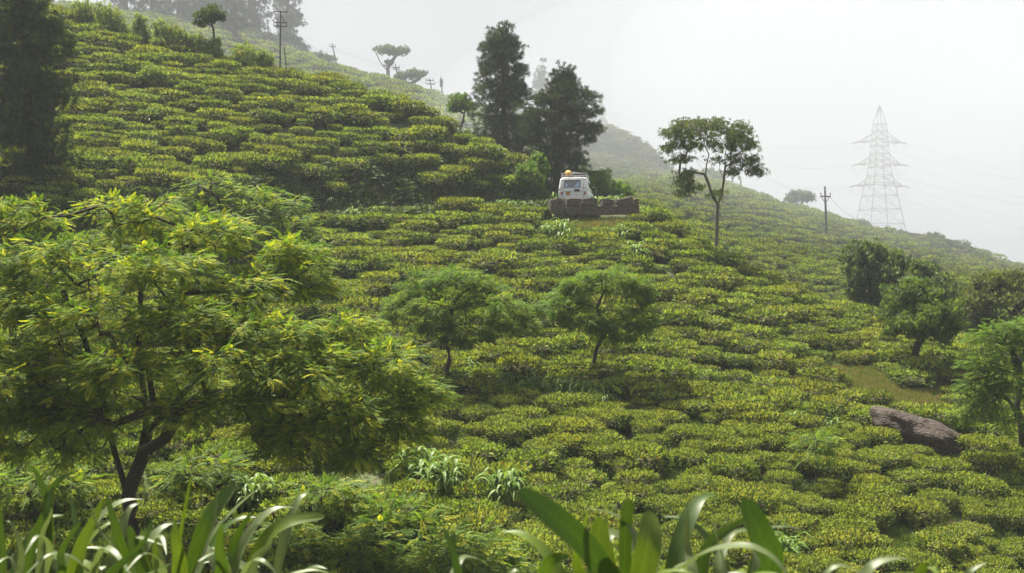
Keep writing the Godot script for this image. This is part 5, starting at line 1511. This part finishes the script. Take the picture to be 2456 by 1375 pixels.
func make_maize() -> void:
	var kinds := []
	for k in 5: kinds.append(maize_clump(5 + k, 1.15))
	var spots := [
		[Vector2(2.4, -52.6), 1.0, "maize clump below the middle of the parapet wall"], [Vector2(1.75, -53.4), 0.7, "smaller maize clump just left of the one below the parapet"], [Vector2(5.66, -53.4), 0.95, "maize clump right of and below the parapet wall, the upper of two"], [Vector2(5.84, -50.4), 0.9, "maize clump right of and below the parapet wall, the lower of two"],
		[Vector2(-2.46, -27.7), 1.0, "tall maize clump at the left end of the lower pair, beside the large crown"], [Vector2(-1.83, -27.2), 1.0, "broad arching maize clump beside the feathery shrub"], [Vector2(-0.19, -27), 0.95, "separate arching maize clump above the blurred foreground leaves"], [Vector2(6.44, -24.6), 0.8, "maize clump behind the blurred leaves, lower right of the slope"], [Vector2(-6.26, -26), 0.9, "maize clump seen under the large tree's right branches"],
		[Vector2(6.66, -36.2), 0.5, "low maize tufts in the middle of the slope, left one of three"], [Vector2(7.21, -36), 0.5, "low maize tufts in the middle of the slope, between two others"], [Vector2(8.26, -35.2), 0.5, "low maize tufts in the middle of the slope, right one of three"], [Vector2(8.87, -33.6), 0.55, "maize tufts left of the boulder, nearest the sapling"], [Vector2(9.64, -34), 0.55, "maize tufts left of the boulder, second from it"], [Vector2(10.11, -33.6), 0.5, "maize tufts left of the boulder, closest to it"],
		[Vector2(-20.71, -60.5), 0.9, "bright maize clump on the middle of the upper slope"], [Vector2(-20.82, -66.5), 0.9, "bright maize clump high on the upper slope under the wispy shrub"], [Vector2(-3.07, -61.6), 0.9, "bright maize clump on the earth bank left of the jeep"], [Vector2(-9.72, -57.6), 0.8, "maize clump on the bank above the feathery tree"], [Vector2(-4.57, -64), 0.8, "maize clump near the crest, left of the double-topped conifer"], [Vector2(-1.18, -63), 0.7, "maize clump near the end of the upper slope above the bank's corner"], [Vector2(-6.39, -67.5), 0.7, "maize clump on the crest line"], [Vector2(-10.82, -56.3), 0.7, "maize clump low on the bank above the feathery tree"], [Vector2(-15.73, -52.2), 0.6, "maize sprout at the bank's foot, left of the feathery tree"],
		[Vector2(2.36, -64.5), 0.9, "maize standing left of the jeep under the dark conifer"]]
	for q in [Vector2(-7.84, -53.2), Vector2(-6.8, -54), Vector2(-6.12, -54.5), Vector2(-5.21, -55), Vector2(-3.64, -55.6), Vector2(-0.44, -57), Vector2(0.27, -57.2)]: spots.append([q, 0.62, "maize clump in the row along the road's lower edge"])
	for q in [Vector2(4.87, -62.4), Vector2(5.4, -61.8), Vector2(5.94, -61.4), Vector2(6.47, -61), Vector2(6.97, -60.4), Vector2(7.41, -59.8)]: spots.append([q, 0.85, "maize clump in the row behind the parapet wall"])
	for q in [Vector2(-1.8, -36), Vector2(-1.49, -37), Vector2(-0.66, -35.4), Vector2(-0.08, -35.8), Vector2(0.41, -35.2), Vector2(0.93, -35.5), Vector2(1.39, -35), Vector2(1.84, -35.2), Vector2(2.26, -34.7), Vector2(2.69, -34.5), Vector2(3.01, -34)]: spots.append([q, 0.62, "maize clump in the row between and below the two small shade trees"])
	for q in spots:
		var o := put("maize_clump", kinds[rng.randi() % 5], mats.maize_far, self, Transform3D(Basis(Vector3.UP, rng.randf() * TAU).scaled(Vector3.ONE * q[1] * rng.randf_range(1.25, 1.5)), on(q[0].x, q[0].y)))
		tag(o, q[2], "maize", q[2] if q[2].contains("in the row") else "")
	# bright fern fronds standing out of the tea
	var frond := sprig_pinnate(12, 0.8)
	var fern := leaf_mat("fern_fronds", 0.6, 1.0, lin(0.32, 0.4, 0.04), 0.3)
	for q in [Vector3(3.53, -3.04, -34.3), Vector3(3.81, -2.98, -34.4), Vector3(2.97, -3.71, -32), Vector3(2.38, -4.04, -31), Vector3(6.6, -5.33, -27.2), Vector3(9.39, -5.25, -28.2), Vector3(11.01, -5.34, -28.4), Vector3(12.45, -4.68, -31), Vector3(2.26, -5.08, -27.3), Vector3(11.38, -2.69, -38.2), Vector3(0.27, -3.92, -31.2), Vector3(4.53, -4.86, -28.2)]:
		var at: Vector3 = q
		at.y = ground(at.x, at.z) + 0.55
		var o := put("fern_frond", frond, fern, self, Transform3D(basis_along(Vector3(rng.randf_range(-1.0, 1.0), 0.8, 0.4), Vector3(rng.randf_range(-0.5, 0.5), 0.7, 0.6)).scaled(Vector3.ONE * rng.randf_range(0.28, 0.4)), at))
		tag(o, "bright yellow-green fern frond sticking up out of the tea", "fern", "fern fronds in the tea")
	foreground_maize()


func maize_leaf(plant: Node3D, pts: Array, width: float, face: Vector3, col: Color, blunt := 0.75) -> void:
	var c := Curve3D.new()
	for k in pts.size():
		var t: Vector3 = (pts[mini(k + 1, pts.size() - 1)] - pts[maxi(k - 1, 0)]) * 0.18
		c.add_point(pts[k] - plant.position, -t, t)
	c.bake_interval = 0.025
	var b := MB.new()
	b.ribbon(c.get_baked_points(), width, face, col, 0.16, 0.035, blunt, 0.7)
	put("leaf", b.mesh(), mats.maize, plant)



func foreground_maize() -> void:
	var deep := Color(0.06, 0.12, 0.016)
	var mid := Color(0.075, 0.14, 0.018)
	var light := Color(0.13, 0.2, 0.022)
	var pale := Color(0.15, 0.2, 0.09)  # sky sheen of the glossy leaf faces painted into the colour
	var front := Vector3(0.15, 0.25, 1)
	var sky := Vector3(0.1, 1, 0.35)
	var plants := [
		# right: close to the camera, out of focus
		["nearest blurred maize plant with a broad leaf leaning left", Vector2(0.27, -3.3), [
			[[Vector3(0.32, -1.02, -3.3), Vector3(0.26, -0.84, -3.25), Vector3(0.15, -0.71, -3.2), Vector3(0.02, -0.61, -3.2)], 0.074, front, deep, 0.3],
			[[Vector3(0.32, -1.04, -3.35), Vector3(0.26, -0.89, -3.3), Vector3(0.22, -0.79, -3.3), Vector3(0.18, -0.7, -3.3)], 0.056, Vector3(0.9, 0.6, 0.5), pale, 0.6],
			[[Vector3(0.28, -1.04, -3.35), Vector3(0.2, -0.87, -3.3), Vector3(0.21, -0.76, -3.25), Vector3(0.23, -0.66, -3.2)], 0.043, Vector3(0.5, 0.2, 0.9), light, 0.6],
			[[Vector3(0.3, -1.05, -3.3), Vector3(0.29, -0.89, -3.3), Vector3(0.27, -0.79, -3.3), Vector3(0.27, -0.71, -3.3)], 0.070, front, light, 0.28],
			[[Vector3(0.13, -1.02, -3.3), Vector3(0.1, -0.89, -3.2), Vector3(0.11, -0.81, -3.15), Vector3(0.17, -0.78, -3.1)], 0.067, front, mid, 0.5]]],
		["blurred maize plant with a brown tipped upright leaf between the broad leaves", Vector2(0.39, -3.4), [
			[[Vector3(0.37, -1.08, -3.4), Vector3(0.41, -0.89, -3.45), Vector3(0.37, -0.77, -3.5), Vector3(0.23, -0.72, -3.5)], 0.046, sky, pale, 0.7],
			[[Vector3(0.38, -1.08, -3.5), Vector3(0.37, -0.92, -3.5), Vector3(0.37, -0.81, -3.5), Vector3(0.38, -0.69, -3.5)], 0.043, front, mid, 0.22],
			[[Vector3(0.39, -1.05, -3.3), Vector3(0.4, -0.89, -3.3), Vector3(0.42, -0.79, -3.3), Vector3(0.43, -0.7, -3.35)], 0.081, front, light, 0.3],
			[[Vector3(0.43, -1.04, -3.35), Vector3(0.45, -0.89, -3.35), Vector3(0.48, -0.79, -3.35)], 0.052, Vector3(-0.8, 0.5, 0.6), pale, 0.6],
			[[Vector3(0.36, -0.99, -3.2), Vector3(0.4, -0.85, -3.1), Vector3(0.48, -0.8, -3), Vector3(0.55, -0.83, -3)], 0.051, sky, light, 0.7]]],
		["blurred maize plant with a tall dark blade, rightmost of the close ones", Vector2(0.63, -3.3), [
			[[Vector3(0.59, -1.05, -3.3), Vector3(0.57, -0.9, -3.35), Vector3(0.56, -0.83, -3.4), Vector3(0.56, -0.71, -3.4)], 0.063, Vector3(-0.6, 0.7, 0.7), pale, 0.75],
			[[Vector3(0.68, -1.05, -3.3), Vector3(0.78, -0.86, -3.25), Vector3(0.74, -0.74, -3.2), Vector3(0.69, -0.63, -3.2)], 0.081, front, deep, 0.3],
			[[Vector3(0.61, -1.05, -3.4), Vector3(0.62, -0.86, -3.45), Vector3(0.73, -0.78, -3.5), Vector3(0.78, -0.75, -3.5)], 0.056, Vector3(0.3, 0.3, 0.9), mid, 0.6],
			[[Vector3(0.46, -0.96, -3.2), Vector3(0.52, -0.8, -3.1), Vector3(0.63, -0.73, -3), Vector3(0.72, -0.75, -2.95), Vector3(0.79, -0.85, -2.9)], 0.052, sky, pale, 0.7],
			[[Vector3(0.67, -1.04, -3.35), Vector3(0.67, -0.88, -3.4), Vector3(0.65, -0.8, -3.4), Vector3(0.64, -0.71, -3.4)], 0.047, Vector3(0.9, 0.5, 0.4), pale, 0.7],
			[[Vector3(0.65, -1.01, -3.4), Vector3(0.7, -0.84, -3.5), Vector3(0.78, -0.81, -3.55), Vector3(0.84, -0.85, -3.6)], 0.043, sky, pale, 0.7],
			[[Vector3(0.76, -1.01, -3.4), Vector3(0.82, -0.82, -3.5), Vector3(0.9, -0.81, -3.6), Vector3(1, -0.84, -3.7)], 0.038, sky, pale, 0.7],
			[[Vector3(0.59, -0.99, -3.2), Vector3(0.68, -0.85, -3.1), Vector3(0.76, -0.82, -3), Vector3(0.86, -0.88, -3)], 0.052, sky, light, 0.7]]],
		["blurred lone maize leaf pair left of the close plants", Vector2(-0.17, -3.2), [
			[[Vector3(-0.13, -1.01, -3.2), Vector3(-0.16, -0.88, -3.2), Vector3(-0.18, -0.79, -3.2), Vector3(-0.21, -0.71, -3.2)], 0.043, Vector3(0.7, 0.1, 0.7), deep, 0.5],
			[[Vector3(-0.19, -1.02, -3.3), Vector3(-0.17, -0.88, -3.4), Vector3(-0.12, -0.89, -3.5), Vector3(-0.08, -0.94, -3.6)], 0.030, sky, pale, 0.7],
			[[Vector3(-0.1, -0.99, -3.2), Vector3(-0.03, -0.89, -3.2), Vector3(0.01, -0.85, -3.2), Vector3(0.05, -0.88, -3.2)], 0.043, sky, mid, 0.7]]],
		["blurred maize leaf tips at the bottom edge, right of the close plants", Vector2(1.08, -3.1), [
			[[Vector3(0.99, -0.98, -3.1), Vector3(1.03, -0.83, -3.1), Vector3(1.11, -0.79, -3.1), Vector3(1.17, -0.8, -3.1)], 0.051, sky, pale, 0.6],
			[[Vector3(1.16, -0.98, -3.1), Vector3(1.17, -0.86, -3.1), Vector3(1.2, -0.81, -3.1), Vector3(1.21, -0.83, -3)], 0.052, front, light, 0.6],
			[[Vector3(1.3, -0.96, -3.1), Vector3(1.32, -0.84, -3.1), Vector3(1.38, -0.8, -3.1)], 0.051, sky, pale, 0.6],
			[[Vector3(0.87, -0.96, -3.1), Vector3(0.9, -0.85, -3.1), Vector3(0.95, -0.81, -3.1), Vector3(1.01, -0.83, -3.1)], 0.043, sky, pale, 0.7]]],
		# left: a little farther off
		["maize plant with a long pale leaf reaching up to the right, under the large tree", Vector2(-1.27, -4.6), [
			[[Vector3(-1.41, -1.42, -4.6), Vector3(-1.31, -1.12, -4.6), Vector3(-1.18, -0.95, -4.6), Vector3(-1.05, -0.84, -4.7)], 0.056, Vector3(-0.7, 0.8, 0.3), pale, 0.55],
			[[Vector3(-1.4, -1.42, -4.6), Vector3(-1.36, -1.15, -4.6), Vector3(-1.3, -0.99, -4.6), Vector3(-1.22, -0.87, -4.7)], 0.063, front, mid, 0.3],
			[[Vector3(-1.35, -1.39, -4.5), Vector3(-1.29, -1.13, -4.5), Vector3(-1.25, -1, -4.5), Vector3(-1.24, -0.86, -4.5)], 0.063, Vector3(-0.8, 0.5, 0.6), pale, 0.6],
			[[Vector3(-1.42, -1.41, -4.55), Vector3(-1.42, -1.16, -4.5), Vector3(-1.38, -1.03, -4.45), Vector3(-1.33, -0.83, -4.4), Vector3(-1.3, -0.69, -4.4)], 0.030, front, light, 0.9],
			[[Vector3(-1.33, -1.39, -4.5), Vector3(-1.2, -1.19, -4.4), Vector3(-1.19, -1.06, -4.35), Vector3(-1.17, -0.95, -4.3)], 0.063, front, mid, 0.5],
			[[Vector3(-1.42, -1.39, -4.5), Vector3(-1.38, -1.18, -4.45), Vector3(-1.38, -1.05, -4.4), Vector3(-1.39, -0.96, -4.4)], 0.074, front, light, 0.5],
			[[Vector3(-1.42, -1.31, -4.4), Vector3(-1.47, -1.08, -4.4), Vector3(-1.51, -1.01, -4.3), Vector3(-1.36, -1.02, -4.2)], 0.051, sky, pale, 0.7]]],
		["maize plant with a bright folded leaf in front of the large tree's trunk", Vector2(-1.77, -4.5), [
			[[Vector3(-1.86, -1.39, -4.5), Vector3(-1.8, -1.11, -4.45), Vector3(-1.72, -0.96, -4.4), Vector3(-1.68, -0.87, -4.4)], 0.056, front, light, 0.45],
			[[Vector3(-1.66, -1.39, -4.5), Vector3(-1.61, -1.2, -4.45), Vector3(-1.63, -1, -4.4), Vector3(-1.67, -0.86, -4.4)], 0.063, Vector3(0.4, 0.2, 0.9), mid, 0.55],
			[[Vector3(-1.72, -1.39, -4.5), Vector3(-1.61, -1.14, -4.4), Vector3(-1.66, -0.98, -4.3), Vector3(-1.7, -0.86, -4.3)], 0.043, sky, pale, 0.7],
			[[Vector3(-1.75, -1.36, -4.4), Vector3(-1.72, -1.14, -4.3), Vector3(-1.8, -1.05, -4.2), Vector3(-1.87, -1.11, -4.1)], 0.047, sky, pale, 0.7],
			[[Vector3(-1.73, -1.36, -4.4), Vector3(-1.66, -1.09, -4.3), Vector3(-1.57, -1.04, -4.2), Vector3(-1.44, -1.14, -4.1)], 0.051, sky, pale, 0.7],
			[[Vector3(-1.81, -1.39, -4.5), Vector3(-1.84, -1.23, -4.5), Vector3(-1.82, -1.07, -4.5), Vector3(-1.9, -0.9, -4.6)], 0.052, Vector3(-0.5, 0.4, 0.8), mid, 0.5],
			[[Vector3(-1.63, -1.3, -4.2), Vector3(-1.55, -1.12, -4.1), Vector3(-1.38, -0.96, -4), Vector3(-1.35, -0.87, -4)], 0.043, front, deep, 0.6]]],
		["maize plant with a forked pair of dark green tips at the left edge", Vector2(-2.09, -4.7), [
			[[Vector3(-2.14, -1.45, -4.7), Vector3(-2.12, -1.18, -4.7), Vector3(-2.05, -0.99, -4.7), Vector3(-2.04, -0.88, -4.75)], 0.052, front, mid, 0.5],
			[[Vector3(-2.07, -1.32, -4.75), Vector3(-2.06, -1, -4.75), Vector3(-2.09, -0.88, -4.75), Vector3(-2.13, -0.8, -4.75)], 0.047, front, mid, 0.45],
			[[Vector3(-2.07, -1.23, -4.75), Vector3(-2.06, -0.95, -4.75), Vector3(-2.01, -0.86, -4.75), Vector3(-1.98, -0.84, -4.8)], 0.043, front, mid, 0.4],
			[[Vector3(-2.13, -1.42, -4.6), Vector3(-2.11, -1.17, -4.6), Vector3(-2.15, -1.03, -4.6), Vector3(-2.18, -1.01, -4.6)], 0.051, sky, pale, 0.7],
			[[Vector3(-2.04, -1.37, -4.6), Vector3(-2.03, -1.1, -4.6), Vector3(-1.99, -0.99, -4.6), Vector3(-1.98, -0.95, -4.6)], 0.051, Vector3(0.8, 0.5, 0.5), pale, 0.6],
			[[Vector3(-1.93, -1.36, -4.4), Vector3(-1.86, -1.08, -4.3), Vector3(-1.86, -0.98, -4.2), Vector3(-1.87, -1.03, -4.1)], 0.051, sky, pale, 0.7],
			[[Vector3(-2.2, -1.42, -4.6), Vector3(-2.19, -1.19, -4.6), Vector3(-2.2, -1.03, -4.6), Vector3(-2.21, -0.9, -4.6)], 0.043, front, mid, 0.6],
			[[Vector3(-1.84, -1.33, -4.3), Vector3(-1.77, -1.12, -4.2), Vector3(-1.77, -1.04, -4.2), Vector3(-1.69, -0.92, -4.2)], 0.051, Vector3(0.5, 0.6, 0.7), mid, 0.6],
			[[Vector3(-1.98, -1.3, -4.2), Vector3(-1.9, -1.12, -4.1), Vector3(-1.93, -1.04, -4.1), Vector3(-1.95, -1.06, -4)], 0.047, sky, pale, 0.7]]],
		["maize plant with one bright leaf stretched to the right, at the left group's end", Vector2(-1.15, -4.7), [
			[[Vector3(-1.17, -1.45, -4.7), Vector3(-1.11, -1.16, -4.7), Vector3(-0.99, -1.04, -4.7), Vector3(-0.83, -1.02, -4.75)], 0.063, Vector3(-0.2, 0.6, 0.8), light, 0.35],
			[[Vector3(-1.2, -1.42, -4.6), Vector3(-1.18, -1.21, -4.6), Vector3(-1.14, -1.1, -4.6), Vector3(-1.09, -1.02, -4.6)], 0.059, Vector3(-0.7, 0.4, 0.7), pale, 0.45],
			[[Vector3(-1.13, -1.42, -4.6), Vector3(-1.11, -1.19, -4.6), Vector3(-1.05, -1.12, -4.6), Vector3(-1.03, -1.08, -4.6)], 0.056, front, pale, 0.5],
			[[Vector3(-1.13, -1.36, -4.4), Vector3(-1.07, -1.14, -4.3), Vector3(-0.98, -1.08, -4.2), Vector3(-0.88, -1.18, -4.2)], 0.051, sky, pale, 0.7],
			[[Vector3(-1.21, -1.39, -4.5), Vector3(-1.19, -1.23, -4.5), Vector3(-1.21, -1.1, -4.4), Vector3(-1.27, -1.11, -4.3)], 0.051, sky, pale, 0.7],
			[[Vector3(-1.22, -1.48, -4.8), Vector3(-1.28, -1.23, -4.9), Vector3(-1.23, -1.09, -4.9), Vector3(-1.18, -1.03, -4.9)], 0.051, front, mid, 0.5],
			[[Vector3(-1.06, -1.36, -4.4), Vector3(-0.97, -1.22, -4.4), Vector3(-0.84, -1.17, -4.4), Vector3(-0.75, -1.18, -4.4)], 0.043, sky, light, 0.7]]],
		["maize plant with short arching leaves between the left group's tall ones", Vector2(-1.47, -4.3), [
			[[Vector3(-1.47, -1.33, -4.3), Vector3(-1.48, -1.14, -4.3), Vector3(-1.52, -1.04, -4.3), Vector3(-1.54, -0.96, -4.3)], 0.063, front, mid, 0.4],
			[[Vector3(-1.46, -1.33, -4.3), Vector3(-1.39, -1.15, -4.2), Vector3(-1.4, -1.07, -4.2), Vector3(-1.4, -0.99, -4.2)], 0.052, front, light, 0.5],
			[[Vector3(-1.45, -1.3, -4.2), Vector3(-1.44, -1.14, -4.1), Vector3(-1.32, -1.06, -4), Vector3(-1.26, -1.03, -4)], 0.043, Vector3(0.2, 0.8, 0.5), mid, 0.7],
			[[Vector3(-1.41, -1.3, -4.2), Vector3(-1.34, -1.09, -4.1), Vector3(-1.37, -1, -4), Vector3(-1.41, -1.04, -3.9)], 0.047, sky, pale, 0.7],
			[[Vector3(-1.51, -1.31, -4.4), Vector3(-1.51, -1.1, -4.4), Vector3(-1.45, -1.03, -4.4), Vector3(-1.39, -1.08, -4.3)], 0.051, sky, pale, 0.7]]]]
	for q in plants:
		var foot := on(q[1].x, q[1].y)
		var plant := thing("maize_plant", q[0], "maize", foot)
		var b := MB.new()
		var head := Vector3.ZERO
		for l in q[2]: head += (l[0][0] - foot) / q[2].size()
		b.tube(PackedVector3Array([Vector3(0, -0.05, 0), head * 0.5 + Vector3(0.02, 0, 0), head, head + Vector3(0, 0.12, 0)]), PackedFloat32Array([0.017, 0.015, 0.013, 0.008]), 10, Color(0.1, 0.15, 0.03))
		put("stalk", b.mesh(), mats.maize, plant)
		for l in q[2]:
			var pts: Array = [foot + head * 0.55 + ball() * 0.01]
			pts.append_array(l[0])
			maize_leaf(plant, pts, l[1], l[2], l[3], l[4])
	# more plants of the same stand, in and behind the left group
	for q in [[Vector2(-2.45, -5.2), "maize plant at the far left behind the forked tips"], [Vector2(-2.25, -5.4), "maize plant behind the bright folded leaf"], [Vector2(-1.92, -5.3), "maize plant right below the large tree's trunk"], [Vector2(-1.66, -5.5), "maize plant behind the tallest thin leaf"], [Vector2(-1.3, -4.9), "maize plant low in front of the long pale leaf"], [Vector2(-1.15, -5.2), "maize plant behind the bright outstretched leaf"], [Vector2(-2.05, -4.8), "maize plant low in front at the left edge"], [Vector2(-1.59, -4.9), "maize plant low in front of the left group's middle"], [Vector2(-1.81, -4.8), "maize plant low in front, under the folded leaf"], [Vector2(0.26, -3.9), "blurred maize plant behind the nearest broad leaf"], [Vector2(0.58, -4), "blurred maize plant behind the upright pair of leaves"], [Vector2(0.88, -4), "blurred maize plant behind the tall dark blade"]]:
		var foot := on(q[0].x, q[0].y)
		var plant := thing("maize_plant", q[1], "maize", foot)
		var tall: float = -0.2 * -q[0].y - foot.y - rng.randf_range(0.34, 0.5)
		var b := MB.new()
		b.tube(PackedVector3Array([Vector3(0, -0.05, 0), Vector3(0.01, tall * 0.6, 0), Vector3(0, tall, 0)]), PackedFloat32Array([0.017, 0.014, 0.008]), 8, Color(0.1, 0.15, 0.03))
		put("stalk", b.mesh(), mats.maize, plant)
		for k in 11:
			var a := k * 2.4 + rng.randf()
			var d := Vector3(cos(a), 0, sin(a) * 0.7)
			var s := foot + Vector3(0, tall * (0.45 + 0.055 * k), 0)
			var reach := rng.randf_range(0.2, 0.4)
			var rise := rng.randf_range(0.2, 0.46) * (0.6 + 0.05 * k)
			var pts: Array = [s]
			for j in range(1, 6):
				var t := j / 5.0
				pts.append(s + d * reach * t * (0.6 + 0.4 * t) + Vector3(0, rise * (1.3 * t - 0.4 * t * t * t) - 0.12 * maxf(t - 0.7, 0.0), 0))
			maize_leaf(plant, pts, rng.randf_range(0.045, 0.07), Vector3(0.1, 1, 0.3), [deep, mid, light, pale, pale][rng.randi() % 5], 0.7)
